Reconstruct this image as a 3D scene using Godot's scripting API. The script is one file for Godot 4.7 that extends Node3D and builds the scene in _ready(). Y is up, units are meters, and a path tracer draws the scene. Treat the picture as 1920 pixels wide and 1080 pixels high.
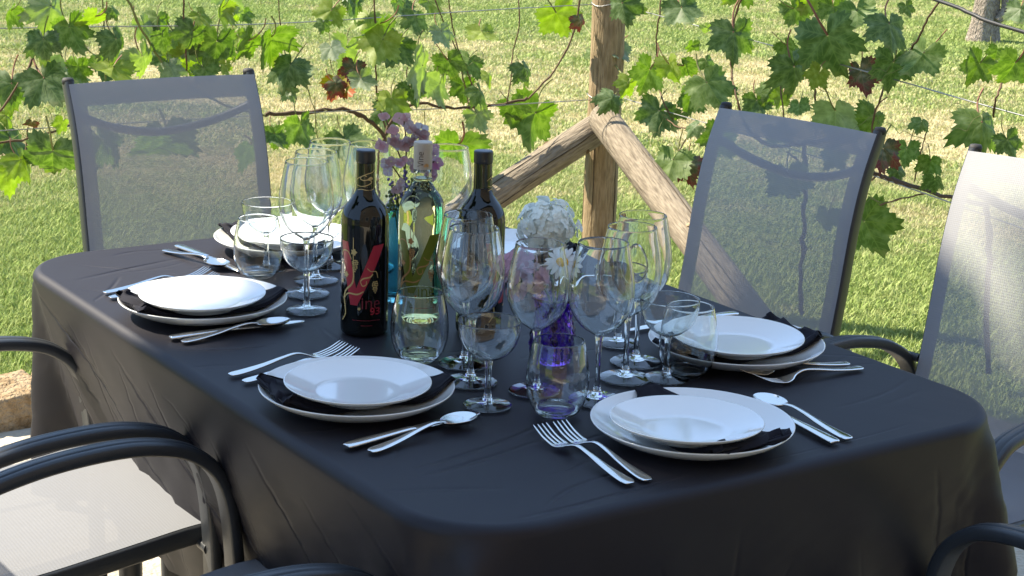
extends Node3D
# A dressed patio table under a shade tree, a vine trellis and a sunny lawn behind it.
# x runs along the short side of the table, z along its long side, y is up; the table's centre stands on the origin.

const TOP := 0.745                     # height of the table top
var rng := RandomNumberGenerator.new()
var mats := {}
var leaf_meshes := []
var vn: Node3D

func V(x: float, y: float, z: float) -> Vector3: return Vector3(x, y, z)
func P2(x: float, y: float) -> Vector2: return Vector2(x, y)
func rf(a: float, b: float) -> float: return rng.randf_range(a, b)
func lin(r: float, g: float, b: float) -> Color: return Color(r, g, b).linear_to_srgb()

# ---------------------------------------------------------------- geometry
class Geo:
	var v := PackedVector3Array()
	var uv := PackedVector2Array()
	var ix := PackedInt32Array()

	func vert(p: Vector3, t := Vector2.ZERO) -> int:
		v.append(p)
		uv.append(t)
		return v.size() - 1

	func tri(a: int, b: int, c: int) -> void:
		ix.append(a); ix.append(b); ix.append(c)

	func quad(a: int, b: int, c: int, d: int) -> void:
		ix.append(a); ix.append(b); ix.append(c)
		ix.append(a); ix.append(c); ix.append(d)

	# rows of points: rows[i][j]; wrap joins the last column to the first
	func rows(r: Array, wrap := false, uvs := []) -> void:
		var first := v.size()
		var n: int = r[0].size()
		for i in r.size():
			for j in n:
				v.append(r[i][j])
				uv.append(uvs[i][j] if uvs.size() else Vector2(float(j) / n, float(i) / r.size()))
		for i in r.size() - 1:
			for j in (n if wrap else n - 1):
				var k := (j + 1) % n
				quad(first + i * n + j, first + i * n + k, first + (i + 1) * n + k, first + (i + 1) * n + j)

	# profile of (radius, height) turned about y; a point that is given twice makes a crease
	func lathe(profile: Array, seg: int, at := Vector3.ZERO, sx := 1.0) -> void:
		var prev := -1
		var prev_pole := false
		var last := Vector2(-9, -9)
		for p in profile:
			var pole: bool = p.x < 1e-6
			var here := v.size()
			if pole:
				vert(at + Vector3(0, p.y, 0))
			else:
				for j in seg:
					var a := TAU * j / seg
					vert(at + Vector3(cos(a) * p.x * sx, p.y, sin(a) * p.x), Vector2(float(j) / seg, p.y))
			if prev >= 0 and p != last:
				for j in seg:
					var k := (j + 1) % seg
					if prev_pole and not pole: tri(prev, here + k, here + j)
					elif pole and not prev_pole: tri(prev + j, prev + k, here)
					elif not pole: quad(prev + j, prev + k, here + k, here + j)
			prev = here
			prev_pole = pole
			last = p

	# a round or flat bar along points; radii one per point or one for all; caps close it
	func tube(pts: Array, radii: Array, sides := 8, caps := true) -> void:
		var up := Vector3.UP
		var rws := []
		var n := pts.size()
		var t0: Vector3 = (pts[1] - pts[0]).normalized()
		if absf(t0.dot(up)) > 0.9: up = Vector3.RIGHT
		var nx := t0.cross(up).normalized()
		for i in n:
			var t: Vector3 = (pts[mini(i + 1, n - 1)] - pts[maxi(i - 1, 0)]).normalized()
			nx = (nx - t * nx.dot(t)).normalized()
			var ny := t.cross(nx)
			var r: float = radii[i] if radii.size() > 1 else radii[0]
			var row := PackedVector3Array()
			for j in sides:
				var a := TAU * j / sides
				row.append(pts[i] + (nx * cos(a) + ny * sin(a)) * r)
			rws.append(row)
		rows(rws, true)
		if caps:
			for e in [0, n - 1]:
				var c := vert(pts[e])
				var f := v.size()
				for q in rws[e]: vert(q)
				for j in sides:
					var k := (j + 1) % sides
					if e == 0: tri(c, f + k, f + j)
					else: tri(c, f + j, f + k)

	# a section (list of Vector2: across, out) carried along points, with the across direction given
	func sweep(pts: Array, section: Array, across: Vector3, scales := [], caps := true) -> void:
		var rws := []
		var n := pts.size()
		for i in n:
			var t: Vector3 = (pts[mini(i + 1, n - 1)] - pts[maxi(i - 1, 0)]).normalized()
			var ax := (across - t * across.dot(t)).normalized()
			var o := t.cross(ax).normalized()
			var s: Vector2 = scales[i] if scales.size() else Vector2.ONE
			var row := PackedVector3Array()
			for q in section:
				row.append(pts[i] + ax * q.x * s.x + o * q.y * s.y)
			rws.append(row)
		rows(rws, true)
		if caps:
			for e in [0, n - 1]:
				var c := vert(pts[e])
				var f := v.size()
				var m: int = section.size()
				for q in rws[e]: vert(q)
				for j in m:
					var k := (j + 1) % m
					if e == 0: tri(c, f + k, f + j)
					else: tri(c, f + j, f + k)

	func box(size: Vector3, xf: Transform3D, bevel := 0.004) -> void:
		# a bevelled box: three nested slabs of eight-sided outline
		var h := size / 2
		var b := minf(bevel, minf(h.x, minf(h.y, h.z)) * 0.9)
		var rws := []
		for lv in [[-h.y, b], [-h.y + b, 0.0], [h.y - b, 0.0], [h.y, b]]:
			var i: float = lv[1]
			var x: float = h.x - i
			var z: float = h.z - i
			var row := PackedVector3Array()
			for q in [Vector2(x - b, -z), Vector2(x, -z + b), Vector2(x, z - b), Vector2(x - b, z), Vector2(-x + b, z), Vector2(-x, z - b), Vector2(-x, -z + b), Vector2(-x + b, -z)]:
				row.append(xf * Vector3(q.x, lv[0], q.y))
			rws.append(row)
		# flat shading: every face gets vertices of its own
		for i in 3:
			for j in 8:
				var k := (j + 1) % 8
				var a := vert(rws[i][j])
				var b2 := vert(rws[i][k])
				var c := vert(rws[i + 1][k])
				var d := vert(rws[i + 1][j])
				quad(a, b2, c, d)
		for e in [0, 3]:
			var c := vert(xf * Vector3(0, -h.y if e == 0 else h.y, 0))
			var f := v.size()
			for q in rws[e]: vert(q)
			for j in 8:
				var k := (j + 1) % 8
				if e == 0: tri(c, f + k, f + j)
				else: tri(c, f + j, f + k)

	func mesh(closed := true) -> ArrayMesh:
		if closed:
			var vol := 0.0
			for i in range(0, ix.size(), 3):
				vol += v[ix[i]].dot(v[ix[i + 1]].cross(v[ix[i + 2]]))
			if vol > 0:
				for i in range(0, ix.size(), 3):
					var q := ix[i + 1]
					ix[i + 1] = ix[i + 2]
					ix[i + 2] = q
		var nrm := PackedVector3Array()
		nrm.resize(v.size())
		for i in range(0, ix.size(), 3):
			var a := ix[i]
			var b := ix[i + 1]
			var c := ix[i + 2]
			var n := (v[c] - v[a]).cross(v[b] - v[a])
			nrm[a] += n
			nrm[b] += n
			nrm[c] += n
		for i in nrm.size():
			nrm[i] = nrm[i].normalized() if nrm[i].length_squared() > 0 else Vector3.UP
		var arr := []
		arr.resize(Mesh.ARRAY_MAX)
		arr[Mesh.ARRAY_VERTEX] = v
		arr[Mesh.ARRAY_NORMAL] = nrm
		arr[Mesh.ARRAY_TEX_UV] = uv
		arr[Mesh.ARRAY_INDEX] = ix
		var m := ArrayMesh.new()
		m.add_surface_from_arrays(Mesh.PRIMITIVE_TRIANGLES, arr)
		return m

func smooth_line(pts: Array, per := 6) -> Array:      # Catmull-Rom through the points
	var o := []
	var n := pts.size()
	for i in n - 1:
		var p0 = pts[maxi(i - 1, 0)]
		var p3 = pts[mini(i + 2, n - 1)]
		for k in per:
			o.append(pts[i].cubic_interpolate(pts[i + 1], p0, p3, float(k) / per))
	o.append(pts[n - 1])
	return o

func oval(w: float, t: float, n := 12, e := 0.7) -> Array:   # a rounded flat section
	var o := []
	for j in n:
		var a := TAU * j / n
		o.append(Vector2(signf(cos(a)) * pow(absf(cos(a)), e) * w, signf(sin(a)) * pow(absf(sin(a)), e) * t))
	return o

# ---------------------------------------------------------------- scene tree
func tag(o: Node, label: String, category: String, group := "") -> Node:
	o.set_meta("label", label)
	o.set_meta("category", category)
	if group: o.set_meta("group", group)
	return o

func thing(called: String, label: String, category: String, at := Vector3.ZERO, turn := 0.0, group := "") -> Node3D:
	var o := Node3D.new()
	o.name = called
	add_child(o, true)
	o.position = at
	o.rotation.y = turn
	tag(o, label, category, group)
	return o

func part(called: String, m: Mesh, mat: Material, parent: Node = self, at := Transform3D()) -> MeshInstance3D:
	var o := MeshInstance3D.new()
	o.name = called
	o.mesh = m
	o.material_override = mat
	o.transform = at
	parent.add_child(o, true)
	return o

func struct(called: String, m: Mesh, mat: Material) -> MeshInstance3D:
	var o := part(called, m, mat)
	o.set_meta("kind", "structure")
	return o

func dup(src: Node3D, label: String, at: Vector3, turn: float, group := "") -> Node3D:
	var o: Node3D = src.duplicate()
	o.name = String(src.name).rstrip("0123456789")
	add_child(o, true)
	o.position = at
	o.rotation.y = turn
	o.set_meta("label", label)
	if group: o.set_meta("group", group)
	return o

# ---------------------------------------------------------------- materials
func mat(col: Color, rough: float, metal := 0.0, spec := 0.5) -> StandardMaterial3D:
	var m := StandardMaterial3D.new()
	m.albedo_color = col
	m.roughness = rough
	m.metallic = metal
	m.metallic_specular = spec
	return m

func noise_tex(freq: float, seed_: int, ramp: Array, size := 512, normal := false, octaves := 4, bump := 4.0, type := FastNoiseLite.TYPE_SIMPLEX_SMOOTH) -> NoiseTexture2D:
	var n := FastNoiseLite.new()
	n.seed = seed_
	n.noise_type = type
	n.frequency = freq
	n.fractal_octaves = octaves
	var t := NoiseTexture2D.new()
	t.width = size
	t.height = size
	t.seamless = true
	t.noise = n
	if normal:
		t.as_normal_map = true
		t.bump_strength = bump
	elif ramp.size():
		var g := Gradient.new()
		g.offsets = PackedFloat32Array()
		g.colors = PackedColorArray()
		var offs := PackedFloat32Array()
		var cols := PackedColorArray()
		for r in ramp:
			offs.append(r[0])
			cols.append(r[1])
		g.offsets = offs
		g.colors = cols
		t.color_ramp = g
	return t

func triplanar(m: StandardMaterial3D, scale: Vector3, world := false) -> StandardMaterial3D:
	m.uv1_triplanar = true
	m.uv1_world_triplanar = world
	m.uv1_scale = scale
	return m

func glass_mat(tint: Color, ior: float, rough := 0.0) -> StandardMaterial3D:
	var m := StandardMaterial3D.new()
	m.albedo_color = Color(tint.r, tint.g, tint.b, 0.0)
	m.roughness = rough
	m.refraction_enabled = true
	m.refraction_scale = (ior - 1.0) / 10.0
	m.transparency = BaseMaterial3D.TRANSPARENCY_ALPHA
	return m

func make_materials() -> void:
	mats.glass = glass_mat(Color(0.985, 0.995, 0.99), 1.5)
	mats.wine_white = glass_mat(Color(0.995, 0.985, 0.70), 1.36)
	mats.bottle_clear = glass_mat(Color(0.96, 0.98, 0.93), 1.5)
	mats.blue_glass = glass_mat(Color(0.62, 0.93, 0.96), 1.45)
	mats.purple_glass = glass_mat(Color(0.62, 0.42, 0.94), 1.45)
	mats.porcelain = mat(lin(0.80, 0.81, 0.79), 0.12)
	mats.porcelain.clearcoat_enabled = true
	mats.porcelain.clearcoat = 0.5
	mats.porcelain.clearcoat_roughness = 0.05
	mats.silver = mat(lin(0.78, 0.77, 0.74), 0.13, 1.0)
	mats.napkin = mat(lin(0.010, 0.010, 0.016), 0.85, 0.0, 0.3)
	mats.napkin.rim_enabled = true
	mats.napkin.rim = 0.3
	mats.frame = mat(lin(0.028, 0.032, 0.037), 0.40, 0.0, 0.5)
	mats.frame.heightmap_enabled = true
	mats.frame.heightmap_texture = noise_tex(0.2, 3, [], 256)
	mats.frame.heightmap_scale = 0.02
	triplanar(mats.frame, Vector3(6, 6, 6))
	mats.glide = mat(lin(0.02, 0.02, 0.02), 0.7)
	mats.bottle_dark = mat(lin(0.0035, 0.0045, 0.004), 0.04)
	mats.bottle_neck = mat(lin(0.020, 0.020, 0.006), 0.06)
	mats.cap = mat(lin(0.012, 0.012, 0.013), 0.35)
	mats.capsule = mat(lin(0.42, 0.36, 0.28), 0.5)
	mats.red_print = mat(lin(0.36, 0.018, 0.035), 0.4)
	mats.dull_red = mat(lin(0.16, 0.012, 0.022), 0.45)
	mats.gold_print = mat(lin(0.50, 0.36, 0.14), 0.4)
	mats.olive_print = mat(lin(0.17, 0.20, 0.015), 0.4)
	mats.orange_print = mat(lin(0.50, 0.27, 0.10), 0.45)
	mats.wire = mat(lin(0.34, 0.34, 0.33), 0.45, 0.8)
	mats.hose = mat(lin(0.015, 0.015, 0.015), 0.5)
	mats.stem_green = mat(lin(0.09, 0.13, 0.03), 0.6)
	# sling cloth: an open weave that lets part of the view through
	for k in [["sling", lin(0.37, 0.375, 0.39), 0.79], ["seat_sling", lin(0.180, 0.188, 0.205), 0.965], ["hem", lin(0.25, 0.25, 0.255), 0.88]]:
		var m := mat(k[1], 0.7, 0.0, 0.3)
		m.transparency = BaseMaterial3D.TRANSPARENCY_ALPHA
		m.albedo_color.a = k[2]
		m.heightmap_enabled = true
		m.heightmap_texture = weave_tex()
		m.heightmap_scale = 0.03
		m.backlight_enabled = true
		m.backlight = Color(0.14, 0.14, 0.14)
		m.uv1_scale = Vector3(60, 90, 1)
		mats[k[0]] = m
	# tablecloth
	var c := mat(lin(0.0090, 0.0078, 0.0125), 0.56, 0.0, 0.42)
	c.rim_enabled = true
	c.rim = 0.08
	c.heightmap_enabled = true
	c.heightmap_texture = crease_tex()
	c.heightmap_scale = 2.1
	mats.cloth = c
	# round fence wood
	var w := mat(Color(1, 1, 1), 0.8, 0.0, 0.3)
	w.albedo_texture = noise_tex(0.03, 11, [[0.0, lin(0.14, 0.10, 0.056)], [0.45, lin(0.27, 0.20, 0.115)], [0.7, lin(0.35, 0.27, 0.165)], [1.0, lin(0.18, 0.13, 0.072)]], 512, false, 5)
	w.heightmap_enabled = true
	w.heightmap_texture = noise_tex(0.04, 12, [], 512, false, 5)
	w.heightmap_scale = 0.4
	triplanar(w, Vector3(7, 0.7, 7))
	mats.post_wood = w
	var w2: StandardMaterial3D = w.duplicate()
	w2.albedo_texture = noise_tex(0.03, 15, [[0.0, lin(0.10, 0.08, 0.058)], [0.4, lin(0.21, 0.175, 0.13)], [0.65, lin(0.29, 0.245, 0.185)], [1.0, lin(0.14, 0.115, 0.085)]], 512, false, 5)
	mats.log_wood = w2
	mats.log_end = mat(lin(0.30, 0.22, 0.13), 0.85)
	mats.knot = mat(lin(0.10, 0.055, 0.022), 0.8)
	mats.crack = mat(lin(0.05, 0.035, 0.02), 0.9)
	var b := mat(Color(1, 1, 1), 0.95, 0.0, 0.2)
	b.albedo_texture = noise_tex(0.05, 21, [[0.0, lin(0.13, 0.105, 0.085)], [0.5, lin(0.33, 0.285, 0.235)], [1.0, lin(0.50, 0.44, 0.37)]], 256, false, 5)
	b.heightmap_enabled = true
	b.heightmap_texture = noise_tex(0.06, 22, [], 256, false, 5)
	b.heightmap_scale = 3.0
	triplanar(b, Vector3(5, 1.6, 5))
	mats.bark = b
	mats.cane = mat(lin(0.11, 0.065, 0.032), 0.8)
	mats.cane_green = mat(lin(0.16, 0.17, 0.05), 0.7)
	mats.cane_red = mat(lin(0.22, 0.10, 0.06), 0.7)
	# stone and paving
	var s := mat(Color(1, 1, 1), 0.9, 0.0, 0.3)
	s.albedo_texture = noise_tex(0.012, 31, [[0.0, lin(0.17, 0.115, 0.06)], [0.4, lin(0.28, 0.20, 0.115)], [0.65, lin(0.34, 0.26, 0.165)], [1.0, lin(0.21, 0.15, 0.09)]], 512, false, 5)
	s.heightmap_enabled = true
	s.heightmap_texture = noise_tex(0.03, 32, [], 512, false, 5)
	s.heightmap_scale = 1.2
	triplanar(s, Vector3(3, 3, 3), true)
	mats.stone = s
	var pv := mat(Color(1, 1, 1), 0.85, 0.0, 0.3)
	pv.albedo_texture = noise_tex(0.02, 41, [[0.0, lin(0.36, 0.32, 0.25)], [0.5, lin(0.46, 0.42, 0.34)], [1.0, lin(0.52, 0.48, 0.40)]], 512, false, 6)
	pv.heightmap_enabled = true
	pv.heightmap_texture = noise_tex(0.09, 42, [], 512, false, 5)
	pv.heightmap_scale = 0.4
	triplanar(pv, Vector3(1.3, 1.3, 1.3), true)
	mats.paving = pv
	mats.joint = mat(lin(0.16, 0.14, 0.10), 0.95)
	var so := mat(Color(1, 1, 1), 1.0, 0.0, 0.1)
	so.albedo_texture = noise_tex(0.01, 51, [[0.0, Color(0.62, 0.62, 0.62)], [0.5, Color(0.86, 0.86, 0.86)], [1.0, Color(1, 1, 1)]], 1024, false, 6)
	so.vertex_color_use_as_albedo = true
	triplanar(so, Vector3(1.1, 1.1, 1.1), true)
	mats.soil = so
	var g := mat(Color(1, 1, 1), 0.7, 0.0, 0.25)
	g.vertex_color_use_as_albedo = true
	g.backlight_enabled = true
	g.backlight = Color(0.7, 0.7, 0.7)
	mats.grass = g
	# leaves
	var veins := vein_image()
	for k in [["g", lin(0.11, 0.175, 0.038), lin(0.23, 0.30, 0.10)], ["d", lin(0.080, 0.130, 0.045), lin(0.19, 0.25, 0.11)], ["p", lin(0.24, 0.29, 0.20), lin(0.34, 0.38, 0.27)], ["y", lin(0.22, 0.29, 0.035), lin(0.32, 0.36, 0.09)], ["r", lin(0.065, 0.085, 0.03), lin(0.18, 0.15, 0.07)], ["a", lin(0.30, 0.22, 0.02), lin(0.36, 0.33, 0.06)]]:
		var m := mat(Color(1, 1, 1), 0.5, 0.0, 0.45)
		m.albedo_texture = leaf_tex(veins, k[1], k[2], k[0])
		m.backlight_enabled = true
		m.backlight = Color(0.85, 1.0, 0.28) if k[0] != "r" else Color(0.6, 0.45, 0.2)
		mats["leaf_" + k[0]] = m
	for k in [["petal_pink", lin(0.37, 0.135, 0.155)], ["petal_mauve", lin(0.25, 0.105, 0.10)], ["petal_white", lin(0.84, 0.87, 0.78)], ["petal_daisy", lin(0.82, 0.82, 0.80)], ["petal_rose", lin(0.62, 0.30, 0.38)], ["petal_wine", lin(0.26, 0.05, 0.13)]]:
		var m := mat(k[1], 0.6, 0.0, 0.3)
		m.backlight_enabled = true
		m.backlight = Color(0.8, 0.8, 0.8)
		mats[k[0]] = m
	mats.daisy_disc = mat(lin(0.72, 0.38, 0.004), 0.8)
	mats.lavender = mat(lin(0.16, 0.13, 0.30), 0.8)
	mats.dry_leaf = mat(lin(0.30, 0.18, 0.08), 0.8)

func weave_tex() -> ImageTexture:
	if mats.has("_weave"): return mats._weave
	var im := Image.create(16, 16, false, Image.FORMAT_RF)
	for y in 16:
		for x in 16:
			var a := absf(sin(PI * x / 8.0))
			var b := absf(sin(PI * y / 8.0))
			im.set_pixel(x, y, Color(a * 0.5 + b * 0.5, 0, 0))
	mats._weave = ImageTexture.create_from_image(im)
	return mats._weave

# fine creases of the tablecloth, drawn on the flat cloth (2.0 by 2.6 m, centre in the middle)
func crease_tex() -> ImageTexture:
	var W := 1000
	var H := 1300
	var im := Image.create(W, H, false, Image.FORMAT_RF)
	im.fill(Color(0.5, 0, 0))
	var r := RandomNumberGenerator.new()
	r.seed = 77
	var strokes := [
		[-0.40, 0.52, -0.12, 0.44, 1.0], [-0.41, 0.545, -0.13, 0.485, 0.9], [-0.42, 0.50, -0.36, 0.36, 0.5], [-0.33, 0.71, -0.16, 0.66, 0.9], [-0.38, 0.73, -0.10, 0.70, 0.7],
		[-0.26, 0.62, -0.15, 0.57, 0.5], [-0.2, 0.55, -0.1, 0.53, 0.4], [-0.46, -0.1, -0.3, -0.05, 0.5], [-0.2, -0.1, -0.22, 0.12, 0.5], [0.25, 0.6, 0.45, 0.55, 0.5], [0.2, 0.5, 0.46, 0.42, 0.5],
		[0.26, 0.44, 0.44, 0.34, 0.6], [0.0, 0.72, 0.3, 0.70, 0.4], [0.05, 0.1, 0.25, 0.06, 0.5], [-0.02, 0.2, 0.1, 0.05, 0.5], [-0.44, -0.55, -0.2, -0.62, 0.9], [-0.4, -0.66, -0.25, -0.55, 0.7],
		[-0.47, -0.4, -0.36, -0.55, 0.7], [-0.3, -0.7, -0.15, -0.66, 0.6],
		[-0.5, -0.65, -0.72, -0.25, 1.5], [-0.52, -0.5, -0.8, 0.05, 1.2], [-0.52, -0.3, -0.78, 0.1, 1.4], [-0.53, -0.15, -0.7, 0.02, 1.2], [-0.55, -0.02, -0.8, 0.22, 1.1], [-0.52, 0.2, -0.8, 0.45, 1.0], [-0.6, -0.2, -0.66, -0.08, 1.5],
		[-0.55, 0.35, -0.8, 0.62, 0.9], [-0.5, 0.5, -0.75, 0.74, 0.8], [0.3, 0.78, 0.32, 1.05, 0.5], [-0.05, 0.8, -0.02, 1.1, 0.4]]
	for i in 40:
		var x := r.randf_range(-0.5, 0.4)
		var z := r.randf_range(-0.7, 0.7)
		var a := r.randf_range(-0.6, 0.9)
		var l := r.randf_range(0.05, 0.2)
		strokes.append([x, z, x + cos(a) * l, z + sin(a) * l, r.randf_range(0.12, 0.4)])
	for i in 46:
		var side := r.randf() < 0.7
		var x := r.randf_range(-0.85, -0.5) if side else r.randf_range(-0.4, 0.5)
		var z := r.randf_range(-0.7, 0.7) if side else r.randf_range(0.77, 1.1)
		var a := r.randf_range(0.3, 1.9) if not side else r.randf_range(1.9, 3.0)
		var l := r.randf_range(0.08, 0.25)
		strokes.append([x, z, x + cos(a) * l, z + sin(a) * l, r.randf_range(0.2, 0.7)])
	for s in strokes:
		var a := Vector2((s[0] + 1.0) * 500.0, (s[1] + 1.3) * 500.0)
		var b := Vector2((s[2] + 1.0) * 500.0, (s[3] + 1.3) * 500.0)
		var bend := (b - a).orthogonal() * r.randf_range(-0.12, 0.12)
		var n := int(a.distance_to(b) / 1.6) + 1
		var wide := r.randf_range(1.6, 2.8)
		for i in n + 1:
			var t := float(i) / n
			var p := a.lerp(b, t) + bend * 4.0 * t * (1 - t)
			var e: float = s[4] * sin(PI * t) * 0.07
			for dy in range(-6, 7):
				for dx in range(-6, 7):
					var q := Vector2i(int(p.x) + dx, int(p.y) + dy)
					if q.x < 0 or q.y < 0 or q.x >= W or q.y >= H: continue
					var d := Vector2(q).distance_to(p) / wide
					if d > 2.6: continue
					im.set_pixelv(q, Color(im.get_pixelv(q).r + e * exp(-d * d), 0, 0))
	return ImageTexture.create_from_image(im)

# ---------------------------------------------------------------- vine leaves
const LOBES := [[0.0, 1.04], [0.52, 0.72], [0.98, 0.95], [1.52, 0.66], [2.05, 0.76], [2.7, 0.52], [3.1416, 0.08]]

func leaf_radius(a: float) -> float:
	a = absf(a)
	for i in LOBES.size() - 1:
		if a <= LOBES[i + 1][0]:
			var t: float = (a - LOBES[i][0]) / (LOBES[i + 1][0] - LOBES[i][0])
			t = t * t * (3 - 2 * t)
			return lerpf(LOBES[i][1], LOBES[i + 1][1], t)
	return 0.1

func vein_image() -> Image:
	var im := Image.create(192, 192, false, Image.FORMAT_RF)
	var lines := []
	for a in [0.0, 0.98, -0.98, 2.05, -2.05]:
		var l: float = leaf_radius(a) * 0.95
		var d := Vector2(sin(a), -cos(a))
		lines.append([Vector2.ZERO, d * l, 0.022])
		for k in 4:
			var s := d * l * (0.22 + 0.18 * k)
			for side in [-1, 1]:
				lines.append([s, s + d.rotated(side * 0.75) * l * (0.34 - 0.05 * k), 0.012])
	for y in 192:
		for x in 192:
			var p := Vector2((x + 0.5) / 96.0 - 1.0, (y + 0.5) / 96.0 - 1.0) * 1.1
			var m := 0.0
			for l in lines:
				var q := Geometry2D.get_closest_point_to_segment(p, l[0], l[1])
				m = maxf(m, 1.0 - p.distance_to(q) / l[2])
			im.set_pixel(x, y, Color(clampf(m * 1.6, 0, 1), 0, 0))
	return im

func leaf_tex(veins: Image, base: Color, vein: Color, kind: String) -> ImageTexture:
	var im := Image.create(192, 192, false, Image.FORMAT_RGB8)
	var n := FastNoiseLite.new()
	n.seed = kind.unicode_at(0)
	n.frequency = 0.03
	for y in 192:
		for x in 192:
			var t := n.get_noise_2d(x, y)
			var c := base.lerp(base.lightened(0.35), clampf(0.25 + t, 0, 1))
			var r := Vector2(x - 96, y - 96).length() / 96.0
			if kind == "r":
				c = c.lerp(lin(0.16, 0.030, 0.025), smoothstep(0.35, 0.75, r + t * 0.4))
			elif kind == "a":
				c = c.lerp(lin(0.42, 0.05, 0.012), smoothstep(0.3, 0.8, r + t * 0.7) * 0.8)
			elif kind == "g" or kind == "d":
				c = c.lerp(lin(0.20, 0.17, 0.05), smoothstep(0.72, 0.95, r + t * 0.25) * 0.4)
			im.set_pixel(x, y, c.lerp(vein, veins.get_pixel(x, y).r * 0.75))
	return ImageTexture.create_from_image(im)

func leaf_mesh(seed_: int) -> ArrayMesh:
	var r := RandomNumberGenerator.new()
	r.seed = seed_
	var g := Geo.new()
	var N := 84
	var curl := r.randf_range(-0.35, 0.55)
	var fold := r.randf_range(0.08, 0.5)
	var ph := r.randf_range(0, TAU)
	var sxx := [r.randf_range(0.88, 1.08), r.randf_range(0.88, 1.08)]
	var rws := []
	var uvs := []
	for f: float in [0.03, 0.3, 0.55, 0.8, 1.0]:
		var row := PackedVector3Array()
		var tx := PackedVector2Array()
		for j in N:
			var a := -PI + TAU * j / N
			var rad: float = leaf_radius(a) * (sxx[0] if a < 0 else sxx[1])
			if f > 0.9:
				rad *= 1.0 + (0.11 if j % 3 == 0 else (-0.06 if j % 3 == 1 else 0.01)) * r.randf_range(0.6, 1.3) * (1.0 if absf(a) < 2.6 else 0.3)
			rad *= f
			var x := sin(a) * rad
			var y := -cos(a) * rad
			var q := rad * rad
			# pleats along the five main veins, a rolled edge and a slow wave
			var pleat := absf(sin((a + PI) * 2.6)) * 0.09 * rad
			var z := -absf(x) * fold - q * curl + pleat + 0.14 * sin(a * 2.0 + ph) * q + 0.03 * sin(a * 7.0 + ph * 2.0) * f * f * 0.6
			row.append(Vector3(x, y, z) * 0.58)
			tx.append(Vector2(sin(a) * leaf_radius(a) * f, -cos(a) * leaf_radius(a) * f) / 2.2 + Vector2(0.5, 0.5))
		rws.append(row)
		uvs.append(tx)
	g.rows(rws, true, uvs)
	return g.mesh(false)

func petiole_mesh() -> ArrayMesh:
	var g := Geo.new()
	g.tube(smooth_line([V(0, 0, 0), V(0.01, 0.16, -0.1), V(0.05, 0.42, -0.16), V(0.13, 0.62, -0.12)], 3), [0.016], 4, false)
	return g.mesh(false)

func leaf(vine: Node3D, x: float, y: float, z: float, size: float, kind: String) -> void:
	var out := Vector3(0, 0, 1) if z < -2.05 and x < 1.85 else Vector3(-0.66, 0, 0.75)
	var along := out.cross(Vector3.UP)
	var s := 1.0 if rf(0, 1) < 0.8 else -1.0
	var n := (out * s * rf(0.5, 1.0) + Vector3.UP * rf(-0.05, 0.7) + along * rf(-0.55, 0.55)).normalized()
	var tip := (Vector3.DOWN + along * rf(-0.7, 0.7))
	tip = (tip - n * tip.dot(n)).normalized()
	var bx := (-tip).cross(n).normalized()
	var b := Basis(bx, -tip, n).scaled(Vector3.ONE * 1.0)
	var xf := Transform3D(b * size * (1.42 if z < -2.05 and x < 1.85 else 1.3), Vector3(x, y, z) - tip * size * 0.12)
	var o := part("leaf", leaf_meshes[rng.randi() % leaf_meshes.size()], mats["leaf_" + kind], vine, xf)
	if size > 0.05:
		part("petiole", mats._petiole, mats.cane_green if rf(0, 1) < 0.6 else mats.cane_red, o)

func cane(vine: Node3D, r: float, pts: Array) -> void:
	var line := smooth_line(pts, 5)
	var radii := []
	for i in line.size():
		line[i] += V(rf(-1, 1), rf(-1, 1), rf(-1, 1)) * r * 0.35
		radii.append(r * rf(0.42, 0.58) * (1.25 if i % 9 == 4 else 1.0))
	var g := Geo.new()
	g.tube(line, radii, 7)
	if r < 0.009:
		for k in 2: tendril(vine, line[rng.randi() % line.size()], V(rf(-1, 1), rf(-0.6, 0.8), rf(-0.4, 0.4)).normalized())
	part("trunk" if r >= 0.012 else "cane", g.mesh(), mats.bark_cane if r >= 0.009 else (mats.cane_green if rf(0, 1) < 0.2 else mats.cane), vine)

func tendril(vine: Node3D, at: Vector3, d: Vector3) -> void:
	var pts := []
	for i in 22:
		var t := i / 21.0
		var w := t * t * 0.012
		pts.append(at + d * t * 0.10 + V(cos(t * 15.0) * w, sin(t * 15.0) * w - 0.02 * t, sin(t * 12.0) * w))
	var g := Geo.new()
	g.tube(pts, [0.0007], 4)
	part("tendril", g.mesh(), mats.cane_green, vine)

func vine_root(k: int) -> Node3D:
	var d := {1: "grape vine with yellow-green leaves at the left edge of the left trellis",
		2: "grape vine trained along the left trellis behind the table, with silvery and yellow leaves",
		3: "grape vine right of the fence post, its stem seen through the grey chair",
		4: "grape vine with large dark leaves between the two chairs and the right edge"}
	return thing("grape_vine", d[k], "grape vine")

# ---------------------------------------------------------------- garden chair
func sling_line() -> Array:   # (depth, height) from the rolled front of the seat to the top of the back
	return smooth_line([V(0, 0.425, -0.262), V(0, 0.455, -0.245), V(0, 0.462, -0.20), V(0, 0.448, -0.08), V(0, 0.432, 0.06), V(0, 0.428, 0.17), V(0, 0.458, 0.228), V(0, 0.54, 0.254), V(0, 0.65, 0.277), V(0, 0.78, 0.300), V(0, 0.88, 0.328), V(0, 0.965, 0.367)], 5)

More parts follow.
